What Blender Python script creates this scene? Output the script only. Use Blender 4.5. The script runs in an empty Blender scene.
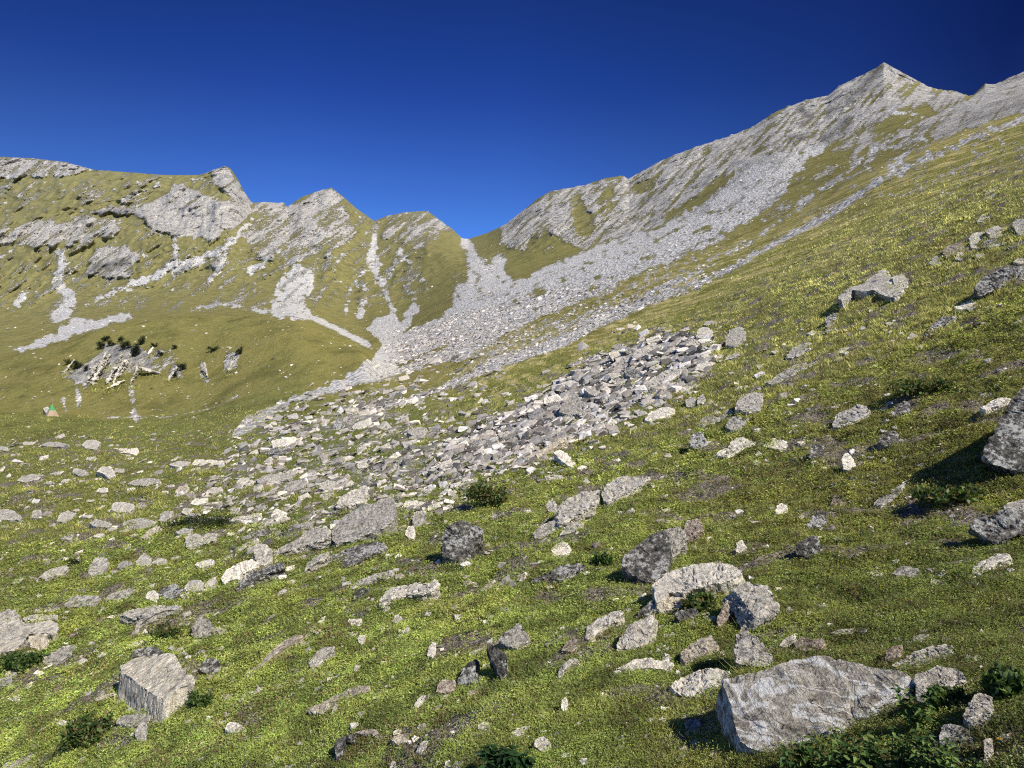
TUFTS = 185000
SUN_AZ, SUN_EL = 136, 44
SKYZ = [(0,(.6,1.1,2.0)),(.2,(.48,.88,1.70)),(.255,(.40,.75,1.42)),(.29,(.35,.64,1.33)),(.40,(.17,.36,.99)),(.43,(.145,.325,.93)),(.506,(.115,.25,.74)),(.56,(.13,.27,.74)),(.7,(.26,.40,.80)),(1,(.40,.52,.85))]  # stops above the frame are raised as added fill light
SKYX = [(0,(.8,.8,.8)),(.22,(.86,.82,.80)),(.36,(1.06,1.06,1.06)),(.5,(1.1,1.1,1.1)),(.63,(.85,.85,.85)),(.70,(.66,.62,.66)),(.77,(.28,.26,.34)),(1,(.5,.5,.6))]
SKY_STR = 0.10
import bpy, bmesh, math, random
import numpy as np
from mathutils import Vector, Matrix

random.seed(11)
rng = np.random.default_rng(11)
F = 683.0          # focal length in picture widths of 1024
HOR = 400.0        # picture row of the eye-level plane
scene = bpy.context.scene
col = scene.collection

# ------------------------------------------------------------------ numpy noise
_perm = np.random.default_rng(5).permutation(4096).astype(np.int64)
_grad = np.random.default_rng(6).normal(size=(4096, 3)); _grad /= np.linalg.norm(_grad, axis=1)[:, None]
def _h(ix, iy, iz):
    return _perm[(_perm[(_perm[ix & 4095] + iy) & 4095] + iz) & 4095]
def noise3(x, y, z):
    x = np.asarray(x, float); y = np.asarray(y, float) + 0*x; z = np.asarray(z, float) + 0*x
    fx, fy, fz = np.floor(x), np.floor(y), np.floor(z)
    ix, iy, iz = fx.astype(np.int64), fy.astype(np.int64), fz.astype(np.int64)
    dx, dy, dz = x-fx, y-fy, z-fz
    sx = dx*dx*dx*(dx*(dx*6-15)+10); sy = dy*dy*dy*(dy*(dy*6-15)+10); sz = dz*dz*dz*(dz*(dz*6-15)+10)
    out = 0
    for a in (0, 1):
        wx = sx if a else 1-sx
        for b in (0, 1):
            wy = sy if b else 1-sy
            for c in (0, 1):
                wz = sz if c else 1-sz
                g = _grad[_h(ix+a, iy+b, iz+c)]
                out = out + wx*wy*wz*(g[..., 0]*(dx-a)+g[..., 1]*(dy-b)+g[..., 2]*(dz-c))
    return out*1.6
def fbm(x, y, z, oct=4, gain=0.5, lac=2.03, ridge=False):
    s = 0; a = 1; n = 0
    for i in range(oct):
        v = noise3(x+7.3*i, y-3.1*i, z+11.7*i)
        if ridge: v = 1-2*np.abs(v)
        s = s + a*v; n += a; a *= gain; x = x*lac; y = y*lac; z = z*lac
    return s/n
def sstep(a, b, x):
    t = np.clip((x-a)/(b-a), 0, 1); return t*t*(3-2*t)

# ------------------------------------------------------------------ image-space authoring masks (painted on the terrain as attributes)
MX0, MX1, MY0, MY1 = -180, 1204, 40, 780
gx, gy = np.meshgrid(np.arange(MX0, MX1), np.arange(MY0, MY1))
gx = gx.astype(float); gy = gy.astype(float)
wob_x = fbm(gx/9, gy/9, 3.3+0*gx, 3)*6; wob_y = fbm(gx/9, gy/9, 9.3+0*gx, 3)*5   # ragged edges
wx_, wy_ = gx+wob_x, gy+wob_y
def poly_mask(pts, x=None, y=None):
    x = wx_ if x is None else x; y = wy_ if y is None else y
    inside = np.zeros(x.shape, bool); n = len(pts)
    for i in range(n):
        x1, y1 = pts[i]; x2, y2 = pts[(i+1) % n]
        if y1 == y2: continue
        c = ((y1 > y) != (y2 > y)) & (x < (x2-x1)*(y-y1)/(y2-y1)+x1)
        inside ^= c
    return inside
def line_mask(pts, w0, w1=None, warp=0.5):
    w1 = w0 if w1 is None else w1
    out = np.zeros(gx.shape); n = len(pts)-1
    X = gx+wob_x*warp; Y = gy+wob_y*warp
    for i in range(n):
        (x1, y1), (x2, y2) = pts[i], pts[i+1]
        L2 = (x2-x1)**2+(y2-y1)**2+1e-9
        t = np.clip(((X-x1)*(x2-x1)+(Y-y1)*(y2-y1))/L2, 0, 1)
        d = np.hypot(X-x1-t*(x2-x1), Y-y1-t*(y2-y1))
        w = w0+(w1-w0)*(i+t)/n
        out = np.maximum(out, np.clip(1.35-d/(w*0.62), 0, 1))
    return out
def blur(a, s):
    k = np.exp(-0.5*(np.arange(-int(3*s)-1, int(3*s)+2)/s)**2); k /= k.sum()
    p = len(k)//2
    a = np.pad(a, ((p, p), (p, p)), mode='edge')
    a = np.apply_along_axis(lambda v: np.convolve(v, k, 'valid'), 0, a)
    return np.apply_along_axis(lambda v: np.convolve(v, k, 'valid'), 1, a)

R = np.zeros(gx.shape); G = np.zeros(gx.shape); D = np.zeros(gx.shape)   # rock, scree, dark rock with painted shade of cliffs and rib gaps
def put(A, m, v): 
    m = m.astype(float); A[:] = A*(1-m)+v*m
ROCKS = [
 ([(0,158),(59,160),(94,169),(73,175),(-40,178),(-40,157)], .62), ([(-40,192),(20,192),(40,199),(-40,200)], .5),
 ([(88,213),(108,206),(132,210),(149,204),(176,184),(193,190),(217,201),(249,204),(252,213),(234,228),(223,231),(217,241),(199,237),(173,237),(152,228),(135,215)], 1.),
 ([(-40,235),(0,231),(47,219),(73,225),(88,216),(117,219),(120,234),(73,245),(29,248),(0,245)], .68),
 ([(85,272),(97,248),(126,243),(141,257),(129,278),(105,279)], .82),
 ([(214,169),(226,163),(252,203),(234,201),(214,184)], 1.), ([(252,203),(290,202),(300,228),(278,240),(252,232)], .6),
 ([(287,207),(331,188),(343,198),(350,220),(356,238),(328,257),(293,263),(262,258),(249,250),(240,232)], .62),
 ([(318,190),(331,186),(343,198),(300,218),(285,214)], .9),
 ([(387,214),(409,210),(434,214),(459,233),(440,232),(424,250),(381,238)], .5),
 ([(404,285),(413,284),(415,296),(400,292)], .6), ([(362,288),(370,286),(371,293),(361,293)], .6), ([(455,268),(466,268),(464,282),(452,280)], .5),
 ([(487,233),(505,222),(521,210),(556,188),(590,182),(628,176),(674,153),(730,134),(792,105),(862,73),(884,58),(929,85),(940,100),(900,110),(860,135),(826,142),(790,160),(746,165),(700,197),(658,228),(614,240),(583,250),(560,240),(545,255),(505,248)], .72),
 ([(888,110),(940,98),(969,92),(960,120),(925,140),(880,158),(840,175),(800,200),(830,160),(850,135)], .5),
 ([(941,90),(969,94),(960,112),(935,112),(905,108),(920,92)], .85),
 ([(930,140),(947,116),(973,97),(985,84),(999,82),(1024,68),(1064,52),(1064,90),(1024,112),(975,126),(945,135)], .95)]
for p, v in ROCKS: put(R, poly_mask(p), v)
for p, v in [([(505,252),(545,252),(545,270),(508,279),(503,262)], .05), ([(571,200),(580,196),(594,228),(588,236),(576,230)], .15), ([(600,190),(610,186),(618,200),(604,222),(598,214)], .25),
             ([(630,187),(662,172),(655,184),(632,198)], .2), ([(700,148),(715,143),(706,156)], .2), ([(658,230),(668,213),(700,194),(735,168),(730,182),(690,207)], .05),
             ([(783,186),(821,157),(853,152),(850,172),(800,202),(765,218)], .03), ([(865,137),(888,116),(923,101),(937,113),(905,128),(880,145)], .12), ([(902,82),(918,80),(915,96),(898,98)], .3),
             ([(484,234),(500,226),(500,246),(478,244)], .1), ([(523,245),(548,228),(560,238),(540,255)], .3), ([(780,165),(800,150),(812,150),(786,172)], .2),
             ([(352,198),(374,221),(372,232),(356,222)], .05)]: put(R, poly_mask(p), v)
for p, a, b in [([(876,72),(864,86),(848,101)], 5, 4), ([(848,120),(836,132),(822,141)], 8, 5), ([(792,140),(812,134)], 8, 6), ([(800,108),(812,118),(800,126)], 6, 5),
             ([(91,214),(130,211),(150,226)], 6, 4), ([(128,238),(142,246)], 9, 6), ([(632,205),(650,196)], 3, 2), ([(832,110),(822,114)], 5, 4), ([(95,270),(125,262),(135,272)], 10, 6), ([(98,382),(110,356)], 2, 2), ([(104,384),(118,356)], 2, 2), ([(112,384),(127,358)], 2, 2), ([(124,382),(136,362)], 2.5, 2), ([(90,384),(100,366)], 2, 2), ([(138,378),(150,360)], 2, 2), ([(168,378),(174,364)], 3, 3)]:
    D = np.maximum(D, line_mask(p, a, b))  # shaded cliff streaks and dark gaps between ribs, painted as tone
SC = [ # scree polygons
 ([(462,240),(470,240),(476,252),(488,262),(502,252),(508,258),(506,276),(520,278),(542,269),(583,250),(614,238),(658,229),(699,206),(727,183),(746,163),(771,155),(812,146),(840,135),(826,150),(809,158),(790,180),(783,197),(755,217),(708,244),(667,262),(614,284),(583,300),(542,316),(505,334),(459,358),(400,374),(345,390),(290,402),(262,425),(228,440),(250,415),(290,398),(330,384),(362,364),(385,346),(420,325),(440,318),(459,294),(474,276),(469,262)], .97),
 ([(12,351),(53,333),(76,316),(94,320),(129,311),(133,319),(88,330),(59,342),(29,351)], .97),
 ([(296,255),(302,267),(317,270),(313,283),(309,294),(307,307),(315,317),(271,317),(274,297),(279,282),(290,272)], 1.),
 ([(378,319),(393,310),(402,322),(415,298),(420,307),(409,326),(400,340),(387,348),(365,329)], .95),
 ([(366,268),(372,255),(381,262),(382,273),(370,275)], .95)]
for p, v in SC: put(G, poly_mask(p), v)
for p, a, b in [([(58,248),(63,263),(58,281),(70,298),(69,310),(56,316)], 7, 13), ([(174,240),(176,257),(173,266),(152,278),(132,285)], 5, 9), ([(132,285),(110,294),(88,304)], 4, 3),
             ([(252,219),(234,240),(226,248),(199,260),(176,269)], 4, 11), ([(226,251),(217,272),(209,281)], 6, 5), ([(281,250),(261,263),(249,272)], 4, 8), ([(262,263),(267,279)], 4, 2),
             ([(190,311),(215,304),(240,306),(270,312),(313,318),(340,330),(368,345)], 2.6, 6), ([(376,222),(374,250),(370,266)], 4, 9), ([(367,268),(357,280),(348,294),(346,316)], 3, 2.5),
             ([(374,272),(385,291),(393,312)], 4, 4), ([(400,249),(393,269),(385,282)], 5, 4), ([(399,250),(412,269),(427,282),(430,288),(424,300)], 2, 2), ([(363,300),(360,316)], 6, 8),
             ([(463,240),(471,260),(474,276),(459,294)], 5, 13), ([(26,290),(15,307)], 6, 8), ([(18,248),(-5,257)], 3, 4), ([(440,222),(425,240),(412,262)], 3, 2), ([(345,250),(335,266)],4,2),
             ([(125,200),(150,187),(158,183)], 3, 4), ([(200,178),(190,186)], 3, 2), ([(20,210),(34,208)],2,2),([(60,165),(94,168)],5,2),([(0,175),(70,174)],4,4),
             ([(1064,100),(1024,119),(929,157),(876,183),(826,216),(753,257)], 4.5, 6), ([(753,257),(700,283),(655,300),(600,322),(560,342),(500,362),(440,385),(400,398),(350,420)], 6, 14),
             ([(895,132),(865,158),(830,185),(800,202),(762,220)], 3, 3), ([(865,157),(800,207),(755,238),(699,272),(640,298),(560,330)], 2, 4), ([(1000,88),(985,100),(970,112)], 7, 7),
             ([(900,104),(880,118),(868,132)], 5, 3), ([(905,155),(890,165)], 6, 8),
             ([(885,118),(905,112),(925,116)], 3, 3), ([(870,150),(900,146),(925,136)], 3, 4), ([(560,378),(540,382),(520,388)], 5, 4), ([(600,355),(570,366)], 3,3)]:
    m = line_mask(p, a, b, .35); G = np.maximum(G, m)
for p, a, b in [([(505,306),(530,295),(545,288)], 2, 3), ([(520,300),(545,292)], 3, 2), ([(580,290),(600,283)], 3, 3), ([(480,300),(500,290)], 3, 2), ([(560,310),(585,300)],3,2), ([(655,240),(690,225)], 2, 1.5),
             ([(478,276),(476,290)],4,3), ([(450,345),(430,355)],3,3), ([(690,237),(710,225)],2,2),([(630,268),(660,252)],2,2),([(395,368),(430,352),(470,330)],3,2)]:
    G *= 1-.8*line_mask(p, a, b, .35)
# rubble (stones are built there, the ground between them is half turf)
RUB_A = [(300,402),(345,390),(400,374),(459,360),(500,347),(470,366),(420,388),(385,402),(402,412),(440,398),(500,372),(520,372),(470,398),(425,420),(404,430),(430,438),(500,418),(560,385),(600,357),(625,345),(690,333),(716,345),(714,362),(690,384),(655,408),(600,432),(575,445),(560,460),(500,478),(470,498),(425,522),(395,520),(340,545),(285,560),(230,588),(222,566),(255,530),(190,520),(180,492),(225,470),(240,450),(262,425)]
RUB = poly_mask(RUB_A).astype(float)
RUBB = blur(RUB, 3)
MOUND = poly_mask([(560,385),(600,357),(625,345),(690,333),(716,345),(714,362),(690,384),(655,408),(600,432),(560,446),(500,470),(440,484),(425,470),(460,438),(510,412)]).astype(float)
G = np.maximum(G, blur(RUB, 7)*.42); G = np.maximum(G, blur(MOUND, 5)*.80)
put(G, poly_mask([(500,347),(520,345),(470,372),(430,392),(384,402),(420,386),(470,364)]), .2)
put(G, poly_mask([(505,374),(560,356),(560,380),(500,415),(430,436),(405,430),(440,414),(480,396)]), .12)
G = np.maximum(G, blur(poly_mask([(450,360),(505,334),(583,300),(667,262),(724,240),(755,238),(700,275),(655,297),(600,318),(560,338),(500,362),(440,382)]).astype(float), 3)*.40)
# knoll outcrop
for p, v in [([(60,376),(90,362),(108,342),(125,345),(150,350),(160,368),(130,372),(100,380),(84,388)], .8), ([(155,345),(180,352),(176,362),(158,374),(150,365)], .45),
             ([(165,378),(174,362),(188,366),(184,380)], .6), ([(200,355),(207,372),(210,384),(204,384),(200,368)], .8), ([(226,350),(240,352),(238,368),(230,372),(224,362)], .6)]:
    put(R, poly_mask(p), v)
for p, w in [([(76,384),(79,404)], 6), ([(131,388),(136,420)], 8), ([(63,398),(66,410)], 4), ([(107,418),(160,417),(200,411),(240,396)], 2.0)]:
    G = np.maximum(G, line_mask(p, w)*.6)
G0 = blur(G, .8)
ft_ = sstep(335, 300, gy)+0*gx        # far part: ragged, torn borders
tear = fbm(gx/7, gy/5, 21+0*gx, 4, .65)
G = G0*(1-ft_)+ft_*np.clip(blur(G, 2.0)*(.92+1.7*tear)+.20*tear, 0, 1)
DU, DV = (gx*.88-gy*.47), (gx*.47+gy*.88)       # along / across the scree slope
run = fbm(DU/55, DV/3.6, 61+0*gx, 4, .6)
rgt = sstep(385, 470, gx)*sstep(440, 400, gy)
G = G*(1-rgt)+rgt*np.clip(blur(G, 1.2)*(1+.60*run), 0, 1)
qa = sstep(420, 520, gx)
QU, QV = np.where(qa > .5, gx*.64-gy*.77, gx*.80-gy*.60), np.where(qa > .5, gx*.77+gy*.64, gx*.60+gy*.80)       # along / across the strata
strm = fbm(QU/46, QV/3.2, 71+0*gx, 4, .62)
mtn = sstep(328, 300, gy)*(1-sstep(400, 470, gx)*sstep(200, 260, gy))
patch_ = fbm((gx*.80-gy*.60)/30, (gx*.60+gy*.80)/5.5, 31+0*gx, 5, .6)
R = blur(R, 1.0)*(1+.25*tear*ft_+1.15*strm*ft_)
G = np.clip(G+mtn*np.clip(fbm(gx/11-gy/30, gy/8+gx/40, 41+0*gx, 5, .6)*2.2-.15, 0, .55)*(G < .8), 0, 1)
R = np.clip(R-.10*ft_, 0, 1)*(1-.12*ft_)
R = np.clip(R+mtn*np.clip(patch_*2.0+.14, 0, .52)*(R < .9), 0, 1); D = np.clip(blur(D, 1.2)*(.7+.6*tear)+.62*sstep(.10, .45, -strm)*ft_+.15*sstep(.15, .5, -tear)*ft_, 0, 1)

def samp(A, px, py):
    ix = np.clip(px-MX0, 0, A.shape[1]-1.001); iy = np.clip(py-MY0, 0, A.shape[0]-1.001)
    a = np.floor(ix).astype(int); b = np.floor(iy).astype(int); u = ix-a; v = iy-b
    return (A[b, a]*(1-u)+A[b, a+1]*u)*(1-v)+(A[b+1, a]*(1-u)+A[b+1, a+1]*u)*v

# ------------------------------------------------------------------ terrain: features as (picture row, distance) along each bearing
def W(pairs): return [p[0] for p in pairs], [p[1] for p in pairs]
FE = [  # (rows in this step, [(px,py)...], [(px,Y)...], smoothing px)
 (0,  [(-900,2600),(1924,2600)], [(-900,2.2),(0,1.6),(512,1.0),(1024,.75),(1924,.5)], 60),
 (40, [(-900,768),(1924,768)], [(-900,13),(-350,10.5),(0,8.4),(512,4.4),(1024,2.6),(1374,1.9),(1924,1.4)], 60),
 (66, [(-900,680),(1924,680)], [(-900,17),(-350,14),(0,11),(512,6),(1024,3.4),(1374,2.5),(1924,1.9)], 60),
 (60, [(-900,600),(1924,600)], [(-900,24),(-350,20),(0,16),(512,9),(1024,4.9),(1374,3.6),(1924,2.8)], 60),
 (48, [(-900,540),(1924,540)], [(-900,33),(-350,28),(0,23),(512,13),(1024,6.8),(1374,5),(1924,3.9)], 60),
 (40, [(-900,490),(1924,490)], [(-900,50),(-350,42),(0,34),(300,26),(512,19),(1024,9.4),(1374,7),(1924,5)], 60),
 (76, [(-900,455),(0,455),(300,450),(512,440),(768,402),(1024,375),(1374,340),(1924,300)], [(-900,70),(0,50),(300,42),(512,30),(768,22),(1024,15),(1374,12),(1924,9)], 40),
 (100,[(-900,410),(-350,408),(0,413),(60,416),(100,419),(150,418),(200,412),(240,398),(280,390),(310,388),(350,398),(400,402),(450,395),(512,378),(640,335),(768,285),(896,235),(1024,187),(1374,70),(1924,-100)],
      [(-900,110),(0,92),(200,88),(400,85),(512,72),(640,60),(768,50),(896,42),(1024,36),(1374,28),(1924,20)], 14),
 (22, [(-900,418),(-350,416),(0,421),(60,424),(100,426),(150,425),(200,419),(240,405),(280,396),(310,391),(350,394),(400,396),(450,385),(512,368),(640,323),(768,268),(896,212),(1024,158),(1374,25),(1924,-170)],
      [(-900,140),(0,130),(200,125),(400,108),(512,96),(640,84),(768,72),(896,62),(1024,55),(1374,42),(1924,30)], 14),
 (96, [(-900,390),(-350,372),(0,357),(60,342),(103,328),(132,322),(176,316),(240,316),(296,316),(324,329),(350,341),(366,350),(378,372),(400,388),(440,378),(480,366),(560,340),(655,298),(753,253),(826,214),(876,182),(929,155),(1024,117),(1374,-22),(1924,-250)],
      [(-900,240),(0,205),(200,200),(340,175),(372,150),(400,140),(512,132),(640,122),(768,112),(896,104),(1024,95),(1374,70),(1924,50)], 5),
 (50, [(-900,398),(-350,380),(0,365),(60,350),(103,336),(132,330),(176,324),(240,323),(296,323),(324,335),(350,345),(366,350),(385,352),(400,352),(450,328),(512,300),(640,250),(768,198),(896,150),(960,125),(1024,99),(1374,-30),(1924,-255)],
      [(-900,330),(0,300),(300,270),(400,250),(512,245),(640,240),(768,225),(896,190),(1024,160),(1374,110),(1924,80)], 5),
 (66, [(-900,330),(-350,320),(0,310),(100,300),(200,292),(300,290),(350,306),(400,296),(465,272),(512,264),(600,240),(640,228),(700,195),(768,155),(826,140),(888,108),(960,99),(1024,88),(1374,-35),(1924,-260)],
      [(-900,700),(0,680),(200,640),(400,600),(512,500),(640,440),(768,400),(896,370),(1024,300),(1374,200),(1924,150)], 10),
 (96, None, [(-900,920),(0,900),(200,800),(400,800),(512,640),(640,560),(768,500),(896,470),(1024,380),(1374,260),(1924,200)], 10),
 (110,[(-900,200),(-350,172),(-100,158),(0,157),(30,158),(65,162),(95,170),(126,172),(164,175),(199,175),(217,169),(224,166),(231,169),(236,176),(243,190),(252,203),(264,202),(284,203),(287,207),(302,197),(321,190),(331,188),(340,194),(356,208),(374,221),(387,216),(406,212),(427,211),(437,218),(452,229),(462,238),(468,239),(487,233),(506,224),(521,212),(540,197),(552,191),(580,186),(589,184),(605,178),(624,176),(628,179),(655,164),(674,155),(705,144),(730,136),(752,127),(777,111),(806,100),(827,96),(841,85),(862,75),(876,68),(884,62),(894,68),(911,77),(929,87),(941,90),(955,91),(969,96),(973,95),(985,84),(996,84),(1011,77),(1023,72),(1100,45),(1374,-40),(1924,-270)],
      [(-900,1150),(0,1130),(180,1000),(228,960),(260,1020),(331,1040),(374,1100),(420,1040),(465,1100),(512,860),(640,740),(768,640),(884,590),(970,560),(1024,450),(1374,320),(1924,240)], 6),
 (12, 'back1', None, 0),
 (8,  'back2', None, 0)]
cols_ = np.concatenate([np.arange(-900, -40, 9.0), np.arange(-40, 1064, 1.25), np.arange(1064, 1930, 9.0)])
NC = len(cols_)
def smooth_cols(v, s):
    if s <= 0: return v
    fine = np.arange(-1100, 2130, 1.0)
    f = np.interp(fine, cols_, v)
    k = np.exp(-0.5*(np.arange(-int(3*s), int(3*s)+1)/s)**2); k /= k.sum()
    p = len(k)//2
    f = np.convolve(np.pad(f, (p, p), mode='edge'), k, 'valid')
    return np.interp(cols_, fine, f)
fpy, fly, steps = [], [], []
for rws, a, b, s in FE:
    steps.append(rws)
    if isinstance(a, str):
        if a == 'back1': fpy.append(fpy[-1]+10); fly.append(fly[-1]+math.log(1.12))
        else: fpy.append(np.full(NC, 402.0)); fly.append(fly[-1]+math.log(2.2))
        continue
    py = None if a is None else np.interp(cols_, *W(a))
    ly = np.log(np.interp(cols_, *W(b)))
    sky = a is not None and len(a) > 40
    if py is not None and not sky: py = smooth_cols(py, s)
    if sky:  # the crest keeps its corners, plus small rocky teeth
        rocky = np.interp(cols_, [0,200,215,255,300,345,380,440,500,560,800,1024], [.5,.3,1,1,.7,1,.6,1,.8,1,1.3,.8])
        TEETH = rocky*(fbm(cols_/7, 0*cols_, 0*cols_+2, 4, .65)*2.4)
    fpy.append(py); fly.append(smooth_cols(ly, max(s, 12)))
im = [i for i, v in enumerate(fpy) if v is None][0]
fpy[im] = fpy[im-1]*.45+fpy[im+1]*.55
# rows, interpolated with a monotone cubic over the features
K = len(fpy); P = np.array(fpy); L = np.array(fly)
tt = [0.0]
for i in range(1, K):
    tt += list(i-1+(np.arange(steps[i])+1)/steps[i])
tt = np.array(tt); NR = len(tt)
def hermite(A):
    d = A[1:]-A[:-1]
    m = np.zeros_like(A)
    m[1:-1] = np.where(d[1:]*d[:-1] > 0, 2*d[1:]*d[:-1]/(d[1:]+d[:-1]+1e-12), 0)
    m[0] = d[0]; m[-1] = d[-1]
    out = np.zeros((NR, A.shape[1]))
    for r, t in enumerate(tt):
        i = min(int(t), K-2); u = t-i
        if t == K-1: i, u = K-2, 1.0
        out[r] = A[i]*(1+2*u)*(1-u)**2 + m[i]*u*(1-u)**2 + A[i+1]*u*u*(3-2*u) + m[i+1]*u*u*(u-1)
    return out
PY = hermite(P); LY = hermite(L)
PY = PY + TEETH[None, :]*np.clip(1-np.abs(tt-13)/.12, 0, 1)[:, None]**1.5
PX = np.broadcast_to(cols_, PY.shape).copy()
YY = np.exp(LY)
X3 = (PX-512)/F*YY; Z3 = (HOR-PY)/F*YY
mR, mG, mD = samp(R, PX, PY), samp(G, PX, PY), samp(D, PX, PY)
off = (PX < -20) | (PX > 1044)
row_feat = tt[:, None]+0*PX
near = row_feat < 7.0
mR = np.where(near, np.where(PY > 430, 0, mR), mR)
# mountain relief: move points along their line of sight
far = sstep(9.6, 11.2, row_feat)*(1-sstep(13.0, 13.6, row_feat)*.3)
S = -0.62*X3+0.78*Z3+0.10*YY; A_ = 0.78*X3+0.62*Z3     # across / along the strata
S2 = -0.45*X3+0.89*Z3; 
left = 1-sstep(430, 520, PX)
rel = fbm(X3/90, YY/220, Z3/60, 4, .55, ridge=True)*18*far
S5 = -.77*X3+.64*Z3; A5 = .64*X3+.77*Z3
ribL = fbm(X3/34+Z3/90, YY/260, Z3/130, 4, .55, ridge=True)*21; ribR = fbm(S5/26, A5/240, YY/200, 4, .55, ridge=True)*25
strat = (ribL*left+ribR*(1-left))*far*(.35+.9*mR)
fine = fbm(X3/11+Z3/30, YY/14, Z3/9, 5, .7)*3.2*far*(.18+1.3*mR)
bulk = fbm(X3/260, YY/500, Z3/200, 2)*46*far
gul = 4*sstep(.2, .9, mG)*far*left
dz = (rel+strat+fine+bulk)*np.where(YY > 330, 1, .8)-gul*0+gul
dz = dz*(1-sstep(.9, 1, far*0)) 
YN = YY - np.where(row_feat <= 13.01, dz, dz*.5)*np.clip(YY/800, .12, 1.3)
YN = np.maximum(YN, YY*.8)
# keep the sight line
X3 = X3*YN/YY; Z3 = Z3*YN/YY; YY = YN
# near ground: real bumps in height
amp = 1-sstep(7.0, 9.5, row_feat)
bump = fbm(X3/4.0, YY/4.0, 0*X3, 3)*.16*np.clip(YY/10, .25, 1.5) + fbm(X3/.9, YY/.9, 1+0*X3, 4)*.120*np.clip(YY/5, .5, 2.2)
bump += np.where(YY > 14, fbm(X3/10, YY/10, 4+0*X3, 3)*.30, 0)*sstep(14, 30, YY)
Z3 = Z3 + bump*amp
mid = sstep(7.5, 9, row_feat)*(1-sstep(9.0, 9.9, row_feat))
Z3 = Z3 + mid*(fbm(X3/14, YY/14, 0*X3, 4)*.8+fbm(X3/3, YY/3, 0*X3, 3)*.22)
# scree and rubble stand a little proud and rough
Z3 = Z3 + amp*samp(blur(MOUND, 5), PX, PY)*.35 + sstep(8, 10, row_feat)*(1-far)*mG*fbm(X3/2.2, YY/2.2, 0*X3, 3)*.5
PPX = 512+F*X3/YY; PPY = HOR-F*Z3/YY      # final picture coordinates

# visible-surface lookup: for each column, running top
vis = np.minimum.accumulate(PPY, axis=0)
def at(px, py):
    """world point of the ground seen at picture point"""
    j = int(np.clip(np.searchsorted(cols_, px), 1, NC-1))
    if abs(cols_[j-1]-px) < abs(cols_[j]-px): j -= 1
    c = vis[:, j]; r = int(np.argmax(c <= py))
    if r == 0 and c[0] > py: r = int(np.argmin(c))
    y = YY[r, j]
    if r > 0 and PPY[r-1, j] > py >= PPY[r, j]:
        u = (PPY[r-1, j]-py)/(PPY[r-1, j]-PPY[r, j]); y = YY[r-1, j]*(1-u)+YY[r, j]*u
    return Vector(((px-512)/F*y, y, (HOR-py)/F*y))

# tree cover tone: dryness of the turf
dry = np.clip(.5+.5*fbm(X3/30, YY/45, Z3/25, 4), 0, 1)*.55
dry += sstep(18, 140, YY)*.38 + sstep(620, 1000, PX)*sstep(4, 12, YY)*.18
dry = np.clip(dry-.12*sstep(12, 5, YY), 0, 1)

def numpy_mesh(name, co, faces_flat, nper, mat, smooth=True, colors=None, parent=None, attr='tint'):
    me = bpy.data.meshes.new(name)
    n = len(co); nf = len(faces_flat)//nper
    me.vertices.add(n); me.vertices.foreach_set('co', np.ascontiguousarray(co, dtype=np.float32).ravel())
    me.loops.add(len(faces_flat)); me.loops.foreach_set('vertex_index', np.ascontiguousarray(faces_flat, dtype=np.int32))
    me.polygons.add(nf); me.polygons.foreach_set('loop_start', np.arange(0, nf*nper, nper, dtype=np.int32))
    me.polygons.foreach_set('use_smooth', np.full(nf, smooth, dtype=bool))
    me.update(calc_edges=True)
    if colors is not None:
        a = me.color_attributes.new(attr, 'FLOAT_COLOR', 'POINT')
        a.data.foreach_set('color', np.ascontiguousarray(colors, dtype=np.float32).ravel())
    me.materials.append(mat)
    o = bpy.data.objects.new(name, me); col.objects.link(o)
    if parent: o.parent = parent
    return o
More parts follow.
